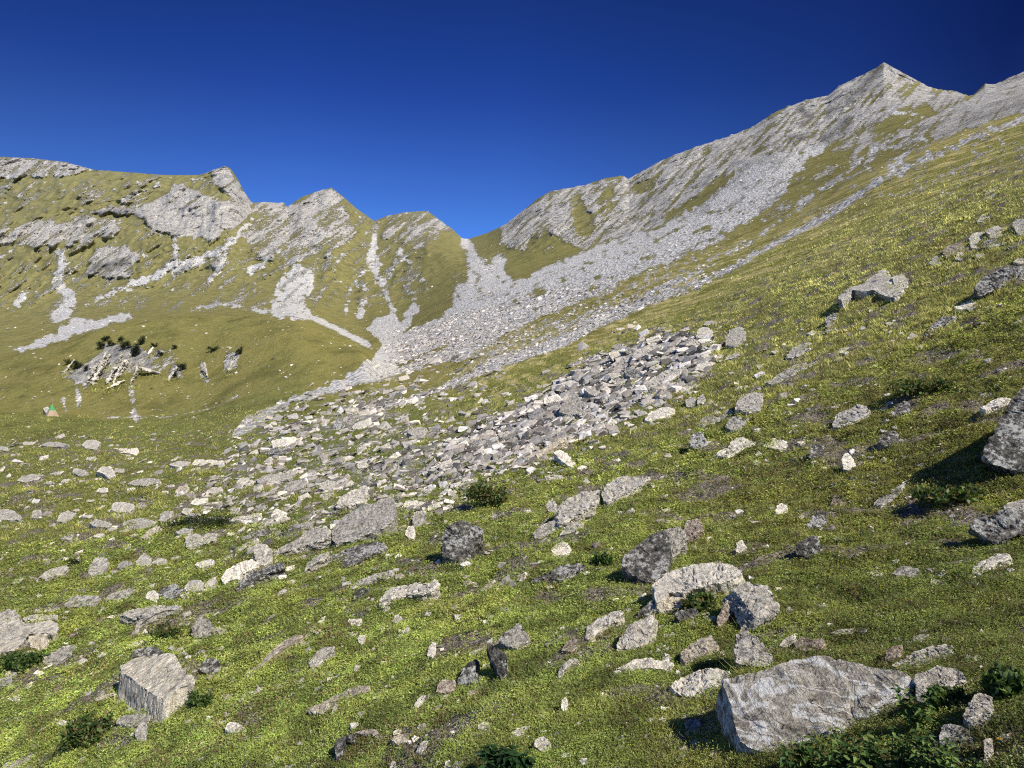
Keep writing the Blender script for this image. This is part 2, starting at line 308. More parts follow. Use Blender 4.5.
# ------------------------------------------------------------------ materials
class N:
    def __init__(s, name):
        s.m = bpy.data.materials.new(name); s.m.use_nodes = True; s.t = s.m.node_tree; s.t.nodes.clear()
        s.out = s.t.nodes.new('ShaderNodeOutputMaterial')
    def n(s, typ, **kw):
        x = s.t.nodes.new('ShaderNode'+typ)
        for k, v in kw.items():
            if k.startswith('i_'): x.inputs[k[2:].replace('_', ' ')].default_value = v
            else: setattr(x, k, v)
        return x
    def l(s, a, b): s.t.links.new(a, b); return b
    def noise(s, vec, scale, detail=4, rough=.55, dist=0):
        x = s.n('TexNoise'); x.inputs['Scale'].default_value = scale; x.inputs['Detail'].default_value = detail
        x.inputs['Roughness'].default_value = rough; x.inputs['Distortion'].default_value = dist
        s.l(vec, x.inputs['Vector']); return x.outputs['Fac']
    def math(s, op, a, b=None, c=None, clamp=False):
        x = s.n('Math', operation=op); x.use_clamp = clamp
        for i, v in enumerate((a, b, c)):
            if v is None: continue
            if isinstance(v, (int, float)): x.inputs[i].default_value = v
            else: s.l(v, x.inputs[i])
        return x.outputs[0]
    def ramp(s, fac, stops, interp='LINEAR'):
        x = s.n('ValToRGB'); x.color_ramp.interpolation = interp
        e = x.color_ramp.elements
        while len(e) < len(stops): e.new(.5)
        for i, (p, c) in enumerate(stops):
            e[i].position = p; e[i].color = (c, c, c, 1) if isinstance(c, (int, float)) else (*c, 1)
        s.l(fac, x.inputs[0]); return x.outputs[0]
    def mix(s, fac, a, b, blend='MIX'):
        x = s.n('Mix', data_type='RGBA', blend_type=blend)
        for i, v in ((0, fac), (6, a), (7, b)):
            if isinstance(v, (int, float)): x.inputs[i].default_value = v
            elif isinstance(v, tuple): x.inputs[i].default_value = (*v, 1)
            else: s.l(v, x.inputs[i])
        return x.outputs[2]
    def vmul(s, vec, v):
        x = s.n('VectorMath', operation='MULTIPLY'); s.l(vec, x.inputs[0]); x.inputs[1].default_value = v; return x.outputs[0]
    def map(s, vec, rot=(0,0,0), scale=(1,1,1)):
        x = s.n('Mapping'); x.vector_type = 'TEXTURE'; scale = tuple(1/v for v in scale); x.inputs['Rotation'].default_value = rot; x.inputs['Scale'].default_value = scale
        s.l(vec, x.inputs['Vector']); return x.outputs[0]
    def bsdf(s, colr, rough=.9, normal=None, spec=.2):
        b = s.n('BsdfPrincipled'); b.inputs['Roughness'].default_value = rough; b.inputs['Specular IOR Level'].default_value = spec
        s.l(colr, b.inputs['Base Color']) if not isinstance(colr, tuple) else setattr(b.inputs['Base Color'], 'default_value', (*colr, 1))
        if normal is not None: s.l(normal, b.inputs['Normal'])
        s.l(b.outputs[0], s.out.inputs[0]); return b
    def bump(s, h, strength, dist, nrm=None):
        b = s.n('Bump'); b.inputs['Strength'].default_value = strength; b.inputs['Distance'].default_value = dist
        s.l(h, b.inputs['Height'])
        if nrm is not None: s.l(nrm, b.inputs['Normal'])
        return b.outputs[0]

def ground_material():
    k = N('alpine_ground')
    geo = k.n('NewGeometry'); P = geo.outputs['Position']
    at_ = k.n('Attribute', attribute_name='mask', attribute_type='GEOMETRY')
    sp = k.n('SeparateColor'); k.l(at_.outputs['Color'], sp.inputs[0])
    a2_ = k.n('Attribute', attribute_name='mask_two', attribute_type='GEOMETRY'); sp2 = k.n('SeparateColor'); k.l(a2_.outputs['Color'], sp2.inputs[0])
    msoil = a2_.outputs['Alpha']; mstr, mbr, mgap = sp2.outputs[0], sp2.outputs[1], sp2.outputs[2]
    mr, mg, mdry = sp.outputs[0], sp.outputs[1], sp.outputs[2]; mdark = at_.outputs['Alpha']
    dst = k.n('VectorMath', operation='LENGTH'); k.l(P, dst.inputs[0]); dist = dst.outputs['Value']
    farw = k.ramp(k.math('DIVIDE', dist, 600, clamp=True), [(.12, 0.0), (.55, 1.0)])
    n50 = k.noise(P, .03, 3, .6); n8 = k.noise(P, .13, 4, .62); n1 = k.noise(P, .7, 5, .7); nf = k.noise(P, 5.5, 4, .7); nm = k.noise(P, 28, 3, .7)
    # turf colour
    fresh = k.ramp(nm, [(.30, (.05,.065,.018)), (.45, (.18,.22,.055)), (.60, (.32,.36,.10)), (.75, (.44,.43,.17))])
    olive = k.ramp(nf, [(.28, (.075,.072,.020)), (.46, (.25,.225,.060)), (.60, (.38,.335,.11)), (.72, (.52,.45,.20))])
    drf = k.math('ADD', k.math('MULTIPLY_ADD', n1, .5, -.25), mdry, clamp=True)
    turf = k.mix(k.ramp(drf, [(.25, 0.), (.72, 1.)]), fresh, olive)
    tanc = k.ramp(k.math('MULTIPLY_ADD', n50, .5, k.math('MULTIPLY', n1, .5)), [(.50, 0.), (.68, 1.)])
    turf = k.mix(k.math('MULTIPLY', tanc, k.math('MULTIPLY', mdry, .62)), turf, (.36,.29,.12))
    turf = turf
    # brownish/darker patches far
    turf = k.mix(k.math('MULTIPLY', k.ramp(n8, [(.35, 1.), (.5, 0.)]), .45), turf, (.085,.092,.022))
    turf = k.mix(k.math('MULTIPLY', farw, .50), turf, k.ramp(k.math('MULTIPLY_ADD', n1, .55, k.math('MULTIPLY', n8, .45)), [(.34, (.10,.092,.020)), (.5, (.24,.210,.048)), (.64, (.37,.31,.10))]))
    stv = k.map(P, rot=(0, 0, 0), scale=(.9, .045, .9)); nst = k.noise(stv, 1.0, 5, .6, .4)
    turf = k.mix(k.math('MULTIPLY', k.ramp(nst, [(.48, 0.), (.62, 1.)]), k.math('MULTIPLY', mstr, .85)), turf, (.62,.52,.25))
    turf = k.mix(k.math('MULTIPLY', k.ramp(nst, [(.34, 1.), (.45, 0.)]), k.math('MULTIPLY', mstr, .5)), turf, (.20,.18,.045))
    turf = k.mix(k.math('MULTIPLY', mbr, .8), turf, k.ramp(k.math('MULTIPLY_ADD', n1, .6, k.math('MULTIPLY', n8, .4)), [(.36, (.085,.072,.022)), (.5, (.205,.185,.052)), (.64, (.36,.285,.12))]))
    turf = k.mix(mstr, turf, k.mix(1., turf, (1.28, 1.26, 1.15), 'MULTIPLY'))
    # strata rock colour
    st = k.map(P, rot=(0, math.radians(-44), 0), scale=(.05, .035, .30))
    ns = k.noise(st, 1.0, 7, .68, .6)
    st2 = k.map(P, rot=(math.radians(20), math.radians(-58), 0), scale=(.20, .10, .8)); ns2 = k.noise(st2, 1.0, 5, .7, .3)
    nsm = k.math('MULTIPLY_ADD', ns, .55, k.math('MULTIPLY', ns2, .45)); n3m = k.noise(P, .38, 5, .68)
    rock = k.ramp(nsm, [(.38, (.05,.052,.058)), (.455, (.24,.242,.25)), (.51, (.50,.495,.485)), (.57, (.70,.69,.66)), (.7, (.82,.81,.77))])
    rock = k.mix(.50, rock, k.ramp(k.math('MULTIPLY_ADD', n3m, .5, k.math('MULTIPLY', n1, .5)), [(.40, (.08,.08,.085)), (.48, (.40,.395,.39)), (.58, (.80,.79,.76))]))
    rock = k.mix(k.math('MULTIPLY', mdark, .85), rock, (.045,.047,.055))
    rock = k.mix(1., rock, (1.36, 1.29, 1.17), 'MULTIPLY')
    # scree colour: stones of two sizes, pale
    v1 = k.n('TexVoronoi'); v1.inputs['Scale'].default_value = .85; v1.inputs['Randomness'].default_value = 1; k.l(P, v1.inputs['Vector'])
    v2 = k.n('TexVoronoi'); v2.inputs['Scale'].default_value = 2.6; k.l(P, v2.inputs['Vector'])
    sv = k.n('SeparateColor'); k.l(v1.outputs['Color'], sv.inputs[0]); sv2 = k.n('SeparateColor'); k.l(v2.outputs['Color'], sv2.inputs[0])
    stone = k.math('MULTIPLY_ADD', sv.outputs[0], .5, k.math('MULTIPLY', sv2.outputs[1], .5))
    scree = k.ramp(stone, [(.10, (.16,.162,.165)), (.28, (.40,.40,.40)), (.6, (.58,.575,.565)), (.9, (.74,.73,.71))])
    scree = k.mix(k.ramp(k.math('MULTIPLY_ADD', n8, .6, k.math('MULTIPLY', n1, .4)), [(.40, .55), (.56, 0.)]), scree, (.34,.343,.345))
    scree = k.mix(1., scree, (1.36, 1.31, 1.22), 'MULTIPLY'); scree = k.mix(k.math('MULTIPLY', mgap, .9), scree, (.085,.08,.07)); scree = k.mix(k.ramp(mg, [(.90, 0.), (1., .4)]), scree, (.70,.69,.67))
    # break-up of the borders
    brk = k.math('MULTIPLY_ADD', nsm, .55, k.math('MULTIPLY', n1, .45))
    fr = k.ramp(k.math('ADD', mr, k.math('MULTIPLY_ADD', brk, 3.4, -1.7)), [(.46, 0.), (.56, 1.)])
    brg = k.math('MULTIPLY_ADD', k.math('MULTIPLY_ADD', nf, .25, k.math('MULTIPLY_ADD', n8, .35, k.math('MULTIPLY', n1, .40))), 3.0, -1.5)
    fg = k.ramp(k.math('ADD', mg, brg), [(.47, 0.), (.55, 1.)])
    soil = k.ramp(k.math('MULTIPLY_ADD', n1, .6, k.math('MULTIPLY', nf, .4)), [(.38, .75), (.45, 0.)])
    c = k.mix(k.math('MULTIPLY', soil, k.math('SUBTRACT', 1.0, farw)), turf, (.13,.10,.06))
    c = k.mix(k.ramp(k.math('MULTIPLY_ADD', nf, .5, msoil), [(.62, 0.), (.85, 1.)]), c, k.ramp(nm, [(.35, (.09,.07,.045)), (.5, (.24,.20,.15)), (.66, (.50,.46,.40))]))
    c = k.mix(fr, c, rock)
    turf = turf
    # bare soil / pebbles sprinkled in the near turf
    pebf = k.ramp(nf, [(.64, 0.), (.70, 1.)])
    c = k.mix(fg, c, scree)
    # distant air: haze tint mixed into the ground colour
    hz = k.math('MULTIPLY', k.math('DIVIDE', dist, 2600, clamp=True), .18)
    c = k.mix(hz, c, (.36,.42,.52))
    h = k.math('ADD', k.math('MULTIPLY', n1, .6), k.math('MULTIPLY', nf, .18))
    hr = k.math('MULTIPLY', k.math('MULTIPLY_ADD', nsm, 5.0, k.math('MULTIPLY', n1, 3.0)), fr)
    hs = k.math('MULTIPLY', k.math('MULTIPLY', v1.outputs['Distance'], 1.0), fg)
    hh = k.math('SUBTRACT', k.math('ADD', h, hr), hs)
    b1 = k.bump(hh, .9, .9)
    b2 = k.bump(k.math('ADD', k.math('MULTIPLY', nm, .5), nf), .8, .06, b1)
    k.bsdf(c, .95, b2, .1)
    return k.m

def rock_material(name, stops, lichen=.0, dark=.3, vein=.0, warm=.25, crack=.6):
    k = N(name)
    tc = k.n('TexCoord'); oi = k.n('ObjectInfo')
    add = k.n('VectorMath', operation='ADD'); mul = k.math('MULTIPLY', oi.outputs['Random'], 37.0)
    cmb = k.n('CombineXYZ'); k.l(mul, cmb.inputs[0]); k.l(mul, cmb.inputs[1]); k.l(mul, cmb.inputs[2])
    geo = k.n('NewGeometry')
    k.l(geo.outputs['Position'], add.inputs[0]); k.l(cmb.outputs[0], add.inputs[1]); P = add.outputs[0]
    st = k.map(P, rot=(.3, .5, .2), scale=(2.2, 2.2, 13.0)); ns = k.noise(st, 1.0, 6, .65, .5)
    n1 = k.noise(P, 2.2, 5, .62); n2 = k.noise(P, 14, 6, .72); n3 = k.noise(P, 70, 3, .7)
    f = k.math('MULTIPLY_ADD', ns, .45, k.math('MULTIPLY_ADD', n1, .20, k.math('MULTIPLY', n2, .35))); f = k.math('MULTIPLY_ADD', f, 1.5, -.25)
    c = k.ramp(f, stops)
    c = k.mix(.42 if name != 'dark_lichened_rock' else .16, c, k.ramp(k.math('MULTIPLY_ADD', n3, .5, k.math('MULTIPLY', n2, .5)), [(.39, (.02,.02,.022)), (.47, (.20,.20,.198)), (.53, (.46,.455,.44)), (.61, (.80,.79,.75))]))
    c = k.mix(k.math('MULTIPLY', k.ramp(n1, [(.48, 0.), (.62, 1.)]), warm*.6), c, (.34,.27,.19))
    # per-stone brightness
    br = k.math('MULTIPLY_ADD', oi.outputs['Random'], .5, 1.30 if name != 'veined_boulder_rock' else .88)
    brc = k.n('CombineXYZ'); [k.l(k.math('MULTIPLY', br, (1.21, 1.12, .95)[i]), brc.inputs[i]) for i in range(3)]
    c = k.mix(1.0, c, brc.outputs[0], 'MULTIPLY')
    if dark: c = k.mix(k.math('MULTIPLY', k.ramp(k.math('MULTIPLY_ADD', n2, .6, k.math('MULTIPLY', n1, .4)), [(.40, 1.), (.465, 0.)]), dark), c, (.022,.023,.026))
    if lichen:
        v = k.n('TexVoronoi'); v.inputs['Scale'].default_value = 16; k.l(P, v.inputs['Vector'])
        lf = k.ramp(k.math('MULTIPLY_ADD', n2, .6, k.math('MULTIPLY', n1, .4)), [(.505, 0.), (.545, 1.)] if lichen > .8 else [(.54, 0.), (.58, 1.)])
        c = k.mix(k.math('MULTIPLY', lf, lichen), c, (.66,.65,.60))
    if vein:
        nv = k.noise(k.map(P, rot=(.2, -.7, .5), scale=(1, 1, 3.2)), 1.7, 4, .5, .9)
        vf = k.ramp(k.math('ABSOLUTE', k.math('SUBTRACT', nv, .5)), [(.0, 1.), (.014, .95), (.026, 0.)])
        c = k.mix(k.math('MULTIPLY', vf, vein), c, (.90,.885,.83))
        nv2 = k.noise(k.map(P, rot=(.9, .3, -.4), scale=(1, 2.6, 1)), 2.6, 3, .5, .6); vf2 = k.ramp(k.math('ABSOLUTE', k.math('SUBTRACT', nv2, .5)), [(.0, 1.), (.006, .8), (.012, 0.)])
        c = k.mix(k.math('MULTIPLY', vf2, vein*.8), c, (.90,.885,.83))
    vc = k.n('TexVoronoi', feature='DISTANCE_TO_EDGE'); vc.inputs['Scale'].default_value = 2.6
    wv = k.n('VectorMath', operation='ADD'); k.l(k.map(P, rot=(.3,.5,.2), scale=(1,1,2.6)), wv.inputs[0])
    nn = k.n('TexNoise'); nn.inputs['Scale'].default_value = 5; k.l(P, nn.inputs['Vector']); vs = k.n('VectorMath', operation='SCALE'); vs.inputs['Scale'].default_value = .5
    k.l(nn.outputs['Color'], vs.inputs[0]); k.l(vs.outputs[0], wv.inputs[1]); k.l(wv.outputs[0], vc.inputs['Vector'])
    ck = k.ramp(vc.outputs['Distance'], [(.0, 1.), (.010, 0.)])
    ckm = k.math('MULTIPLY', ck, k.ramp(n1, [(.45, 0.), (.55, 1.)]))
    c = k.mix(k.math('MULTIPLY', ckm, crack), c, (.03,.03,.032))
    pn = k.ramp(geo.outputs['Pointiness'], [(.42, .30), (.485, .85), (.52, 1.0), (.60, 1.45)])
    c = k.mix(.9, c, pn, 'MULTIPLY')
    h = k.math('ADD', k.math('MULTIPLY', ns, 1.0), k.math('MULTIPLY', n2, .55)); h = k.math('SUBTRACT', h, k.math('MULTIPLY', ckm, .5))
    b = k.bump(h, 1.0, .10); b = k.bump(n3, .8, .012, b)
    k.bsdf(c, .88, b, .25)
    return k.m

MAT = {}
MAT['ground'] = ground_material()
GREY = [(.28, (.060,.062,.066)), (.42, (.17,.172,.176)), (.55, (.285,.283,.28)), (.70, (.42,.415,.40)), (.85, (.56,.55,.52))]
PALE = [(.28, (.16,.158,.152)), (.42, (.32,.315,.30)), (.55, (.45,.44,.42)), (.70, (.58,.57,.54)), (.85, (.72,.71,.67))]
DARK = [(.28, (.010,.010,.012)), (.42, (.025,.026,.028)), (.55, (.055,.055,.057)), (.72, (.16,.16,.16)), (.9, (.36,.35,.34))]
WHITE = [(.28, (.40,.39,.37)), (.45, (.60,.59,.57)), (.7, (.78,.77,.74)), (.9, (.84,.83,.80))]
TAN = [(.28, (.17,.15,.12)), (.42, (.30,.27,.22)), (.58, (.43,.39,.32)), (.8, (.55,.51,.43))]
RED = [(.28, (.06,.04,.035)), (.45, (.13,.09,.075)), (.6, (.22,.165,.14)), (.8, (.36,.30,.27))]
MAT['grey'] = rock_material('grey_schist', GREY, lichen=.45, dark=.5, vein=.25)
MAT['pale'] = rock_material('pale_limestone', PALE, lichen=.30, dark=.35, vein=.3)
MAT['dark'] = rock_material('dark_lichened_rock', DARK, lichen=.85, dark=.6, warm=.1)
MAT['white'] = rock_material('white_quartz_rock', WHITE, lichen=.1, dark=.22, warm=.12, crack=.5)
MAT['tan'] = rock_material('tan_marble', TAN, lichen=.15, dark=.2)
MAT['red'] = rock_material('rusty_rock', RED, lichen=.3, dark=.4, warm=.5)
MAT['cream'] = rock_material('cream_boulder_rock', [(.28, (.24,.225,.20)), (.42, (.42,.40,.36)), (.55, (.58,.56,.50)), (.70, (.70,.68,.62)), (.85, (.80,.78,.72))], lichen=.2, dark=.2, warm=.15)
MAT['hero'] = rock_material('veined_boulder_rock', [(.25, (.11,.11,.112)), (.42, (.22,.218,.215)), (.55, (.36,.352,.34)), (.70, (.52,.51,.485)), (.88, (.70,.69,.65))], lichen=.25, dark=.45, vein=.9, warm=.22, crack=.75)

def plant_material(name, attr='tint', trans=.35, rough=.6):
    k = N(name)
    a = k.n('Attribute', attribute_name=attr, attribute_type='GEOMETRY')
    d = k.n('BsdfDiffuse'); t = k.n('BsdfTranslucent'); g = k.n('BsdfGlossy'); g.inputs['Roughness'].default_value = .45
    k.l(a.outputs['Color'], d.inputs[0])
    tcol = k.mix(1.0, a.outputs['Color'], (1.1, 1.25, .45), 'MULTIPLY'); k.l(tcol, t.inputs[0])
    m = k.n('MixShader'); m.inputs[0].default_value = trans; k.l(d.outputs[0], m.inputs[1]); k.l(t.outputs[0], m.inputs[2])
    g.inputs['Color'].default_value = (.5,.5,.45,1)
    m2 = k.n('MixShader'); m2.inputs[0].default_value = .035; k.l(m.outputs[0], m2.inputs[1]); k.l(g.outputs[0], m2.inputs[2])
    k.l(m2.outputs[0], k.out.inputs[0]); return k.m
MAT['plant'] = plant_material('leaf_green')
def simple(name, c, rough=.8):
    k = N(name); geo = k.n('NewGeometry'); n_ = k.noise(geo.outputs['Position'], 9, 4)
    cc = k.mix(k.ramp(n_, [(.35, 0.), (.65, .5)]), c, tuple(x*.6 for x in c)); k.bsdf(cc, rough); return k.m
MAT['bark'] = simple('bark', (.10,.075,.05))
def soil_at(x, y):
    f = fbm(x/1.3, y/1.3, 50+0*x, 5, .6)
    return np.clip((-f-.05)*5, 0, 1)*(y < 60)
# ------------------------------------------------------------------ the ground sheet
co = np.stack([X3, YY, Z3], -1).reshape(-1, 3)
idx = np.arange(NR*NC).reshape(NR, NC)
q = np.stack([idx[:-1, :-1], idx[:-1, 1:], idx[1:, 1:], idx[1:, :-1]], -1).reshape(-1)
cl = np.stack([mR*np.where(row_feat > 7, 1, 0), mG, dry, mD], -1).reshape(-1, 4)
ground = numpy_mesh('ground', co, q, 4, MAT['ground'], True, cl, attr='mask')
ground['kind'] = 'structure'
streak = sstep(380, 520, PX)*sstep(25, 60, YY)*(1-sstep(9.3, 9.9, row_feat))
gap = np.clip(samp(blur(MOUND, 1.5), PX, PY)+.55*samp(RUBB, PX, PY), 0, 1)  # shade of the voids between stones, painted into the ground
br_ = np.clip(.35+.9*fbm(X3/60, YY/120, Z3/30, 4)+.25*sstep(9, 11, row_feat), 0, 1)*sstep(100, 180, YY)
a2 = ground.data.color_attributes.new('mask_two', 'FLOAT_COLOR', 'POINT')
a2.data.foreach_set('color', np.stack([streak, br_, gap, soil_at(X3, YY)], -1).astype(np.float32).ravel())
# the slope behind and under the camera
bx_, by_ = np.meshgrid(np.linspace(-30, 30, 61), np.linspace(-30, 2.0, 33))
bz = -1.85+.36*bx_*np.exp(-np.abs(bx_)/60)-.10*by_+.05*fbm(bx_, by_, 0*bx_, 3)-.25*sstep(.2, 2, by_)-.25
ii = np.arange(bx_.size).reshape(bx_.shape)
g2 = numpy_mesh('ground_behind_viewpoint', np.stack([bx_, by_, bz], -1).reshape(-1, 3), np.stack([ii[:-1,:-1], ii[:-1,1:], ii[1:,1:], ii[1:,:-1]], -1).reshape(-1), 4, MAT['ground'], True,
    np.tile([0, 0, .3, 0], (bx_.size, 1)), attr='mask'); g2['kind'] = 'structure'

# ------------------------------------------------------------------ stones
GROUND_IMG = []
class Ext: pass
def roughen(bm, size, target, amp, seed, cut_=True):
    for _ in range(5):
        es = [e for e in bm.edges if e.calc_length() > target]
        if not es or len(bm.verts) > 6500: break
        bmesh.ops.subdivide_edges(bm, edges=es, cuts=1)
        bmesh.ops.triangulate(bm, faces=[f for f in bm.faces if len(f.verts) > 3])
    bm.normal_update()
    v = np.array([x.co for x in bm.verts]); nrm = np.array([x.normal for x in bm.verts])
    rr_ = np.random.default_rng(int(seed*1000) % 99991)
    for _ in range(4 if cut_ else 0):          # knock corners off along random planes
        u_ = rr_.normal(size=3); u_ /= np.linalg.norm(u_); pr = v@u_
        cut = pr.max()-rr_.uniform(.01, .05)*(pr.max()-pr.min())
        v = v-np.outer(np.clip(pr-cut, 0, None), u_)
    for x, c in zip(bm.verts, v): x.co = c
    bm.normal_update(); nrm = np.array([x.normal for x in bm.verts])
    s = v/size+seed
    d = fbm(s[:,0]*2.2, s[:,1]*2.2, s[:,2]*2.2, 3)*.55
    lay = fbm(s[:,0]*1.5+s[:,2]*3, s[:,1]*1.5, s[:,2]*6-s[:,0]*2, 2); lay = np.round(lay*4)/4
    d = d+lay*.9+fbm(s[:,0]*8, s[:,1]*8, s[:,2]*8, 3, .65)*.42
    ca = fbm(s[:,0]*1.6+9, s[:,1]*1.6, s[:,2]*3.2, 3, .6); d = d-.75*np.exp(-(ca/.035)**2)
    v = v+nrm*(d*amp*size)[:, None]
    for x, c in zip(bm.verts, v): x.co = c
    bm.normal_update()
    for e in bm.edges:
        e.smooth = not (len(e.link_faces) == 2 and e.calc_face_angle(0) > math.radians(20))
    for f in bm.faces: f.smooth = True

def tag(o, name, label, cat, group=None):
    o.name = name; o['label'] = label; o['category'] = cat
    if group: o['group'] = group
occupied = []          # (px,py,rx,ry)
rock_boxes = []
def slab(name, label, pts, mat='grey', n=(-.05,-.60,.80), t=.45, e=None, lift=.05, rough=.075, cat=None, group=None, ymul=1.0, jit=.11):
    """a stone whose visible face has the outline pts; the body goes down and back from it"""
    xs = [p[0] for p in pts]; ys = [p[1] for p in pts]
    w, h = max(xs)-min(xs), max(ys)-min(ys)
    base_py = max(ys)
    bx = [p[0] for p in pts if p[1] > base_py-.15*h-1]; bpx = sum(bx)/len(bx)
    base = at(min(max(bpx, -30), 1050), base_py+lift*h)
    Yb = base.y*.995*ymul
    P0 = Vector(((bpx-512)/F*Yb, Yb, (HOR-base_py)/F*Yb))
    n = Vector(n).normalized()
    s_ = min(1, max(.10, (.97-n.z)*1.05)); cx_ = min(max(sum(xs)/len(xs), 0), 1024); q_ = 14
    g0, g1 = at(cx_-q_, base_py), at(cx_+q_, base_py); g2_, g3 = at(cx_, base_py+q_*.6), at(cx_, base_py-q_*.6)
    gn = (g1-g0).cross(g3-g2_); gn = gn.normalized() if gn.length > 1e-9 else Vector((0, 0, 1))
    if gn.z < 0: gn = -gn
    gn = (gn+Vector((-.25, -.1, 1.0))).normalized()
    n = (gn*(1-s_)+Vector((n.x*.8, -.95, .30))*s_).normalized()
    face = []
    for x, y in pts:
        d = Vector(((x-512)/F, 1, (HOR-y)/F)); dn = n.dot(d)
        s = n.dot(P0)/dn if abs(dn) > .08 else Yb
        s = min(max(s, Yb*.93), Yb+3.2*max(w, h)/F*Yb)
        face.append(d*s)
    size = math.sqrt(max(w, 3)*max(h, 3))/F*Yb
    th = 1.35*t*min(max(h, w*.5), max(w, h*.6))/F*Yb
    ev = Vector(e)*th if e else Vector((.05, .45, -.9))*th - n*th*.2
    ev.x += (cx_-512)/F*ev.y
    c = sum(face, Vector())/len(face)
    bm = bmesh.new()
    if size*F/Yb > 9:      # broken edges instead of straight ones
        nf_ = []
        for i in range(len(face)):
            a_, b_ = face[i], face[(i+1) % len(face)]; L_ = (b_-a_).length; m_ = max(1, min(6, int(L_*F/Yb/4)))
            for q_ in range(m_):
                pt = a_.lerp(b_, q_/m_)
                if q_: pt = pt+(pt-c).normalized()*random.gauss(0, jit*(1.9 if size*F/Yb < 28 else 1))*min(L_/m_, size*.25)
                nf_.append(pt)
        face = nf_
    area = sum(xs[i]*ys[(i+1) % len(xs)]-xs[(i+1) % len(xs)]*ys[i] for i in range(len(xs)))
    if area > 0: face = face[::-1]      # so the front face looks at the camera
    top = [bm.verts.new(p-c) for p in face]
    bot = [bm.verts.new((p-c)*1.04+ev) for p in face]
    m = len(top)
    bm.faces.new(top); bm.faces.new(bot[::-1])
    for i in range(m):
        j = (i+1) % m; bm.faces.new((top[j], top[i], bot[i], bot[j]))
    if size*F/Yb > 12:
        be = [ed for ed in bm.edges if any(v in ed.verts for v in top)]
        bmesh.ops.bevel(bm, geom=be, offset=size*.03, segments=1, affect='EDGES', clamp_overlap=True)
    bmesh.ops.recalc_face_normals(bm, faces=bm.faces)
    bmesh.ops.triangulate(bm, faces=bm.faces)
    pxs = F/Yb
    target = max(1.9/pxs, max(w, h)/F*Yb/44)
    roughen(bm, max(size, 1e-3), target, rough, random.random()*50, False)
    me = bpy.data.meshes.new(name); bm.to_mesh(me); bm.free(); me.materials.append(MAT[mat])
    o = bpy.data.objects.new(name, me); o.location = c; col.objects.link(o); o['kind'] = 'thing'
    tag(o, name, label, cat or name.replace('_', ' '), group)
    occupied.append(((max(xs)+min(xs))/2, (max(ys)+min(ys))/2, w/2, h/2)); rock_boxes.append(o)
    return o
def cr(ox, oy, s, pts): return [(ox+x/s, oy+y/s) for x, y in pts]
def c16(*p): return cr(660, 570, 3.879, p)
def c13(*p): return cr(420, 450, 3.657, p)
def c15(*p): return cr(440, 573, 3.938, p)
def c10(*p): return cr(0, 573, 3.938, p)
def c12(*p): return cr(220, 573, 3.938, p)
def c11(*p): return cr(200, 480, 3.938, p)
def c9(*p): return cr(0, 480, 3.938, p)
def c14(*p): return cr(660, 380, 2.813, p)
def c8(*p): return cr(764, 200, 3.938, p)
def c7(*p): return cr(480, 300, 3.938, p)
def c6(*p): return cr(240, 330, 3.938, p)
def c17(*p): return cr(824, 568, 3.84, p)
def c5(*p): return cr(0, 310, 3.938, p)

up = (0,-.32,.95); st_ = (-.1,-.86,.5)
# --- bottom right
slab('boulder', 'big grey boulder with white quartz veins and a black shaded left end', c16((240,420),(330,402),(440,382),(490,352),(560,338),(640,330),(700,350),(760,360),(830,375),(960,395),(980,440),(980,480),(960,530),(925,585),(900,620),(780,612),(700,628),(640,645),(560,685),(440,710),(380,700),(325,680),(300,650),(288,600),(268,510)), 'hero', n=(-.20,-.66,.72), t=.42, e=(-.12,.30,-.80), lift=0.02, rough=.026, jit=.05)
slab('slab', 'pale flat slab tucked against the left end of the veined boulder', c16((40,450),(90,410),(180,380),(240,385),(280,400),(245,430),(235,470),(190,495),(110,490),(60,475)), 'white', n=up, t=.35)
slab('slab', 'tilted grey slab with a black shadowed lower left edge, above the pointed rock', c16((285,75),(330,45),(420,58),(435,90),(470,150),(470,160),(440,172),(400,190),(370,185),(325,120)), 'pale', n=(.15,-.62,.77), t=.40, e=(-.55,.3,-.75), lift=.25)
slab('rock', 'pointed grey rock standing upright behind the veined boulder', c16((290,250),(315,225),(330,200),(345,245),(400,280),(410,310),(440,330),(435,370),(380,375),(290,362)), 'grey', n=st_, t=.5)
slab('slab', 'tan flat slab left of the pointed grey rock', c16((80,310),(140,275),(200,250),(230,295),(180,325),(140,345),(100,370),(85,345)), 'tan', n=up, t=.3)
slab('stone', 'small white stone beside a pinkish flat one, right of the pointed rock', c16((460,295),(490,262),(525,245),(525,272),(490,300)), 'white', n=up)
slab('stone', 'pinkish grey flat stone beside a small white one above the veined boulder', c16((525,300),(520,280),(545,262),(590,270),(630,265),(642,290),(580,312),(545,312)), 'red', n=up, t=.25)
slab('slab', 'narrow rusty brown slab below the tilted grey slab', c16((218,190),(250,130),(275,100),(288,104),(300,135),(270,175),(240,213),(222,215)), 'red', n=(.2,-.8,.5), t=.4)
slab('rock', 'cream coloured block under the white crusted ledge', c16((0,110),(20,85),(45,78),(90,100),(90,125),(70,150),(0,160),(-14,150)), 'tan', n=(-.1,-.75,.65), t=.6)
slab('rock', 'white and black speckled rock under the white crusted ledge', c16((55,165),(100,150),(145,150),(150,175),(110,190),(75,200)), 'dark', n=st_, t=.5)
slab('rock_ledge', 'white crusted layered ledge above the cream block', [(652,585),(660,577),(670,571),(685,567),(700,564),(722,563),(735,566),(744,572),(738,578),(715,583),(692,588),(685,592),(668,592),(664,600),(655,604)], 'white', n=(-.1,-.35,.93), t=.55, lift=.25, rough=.05)
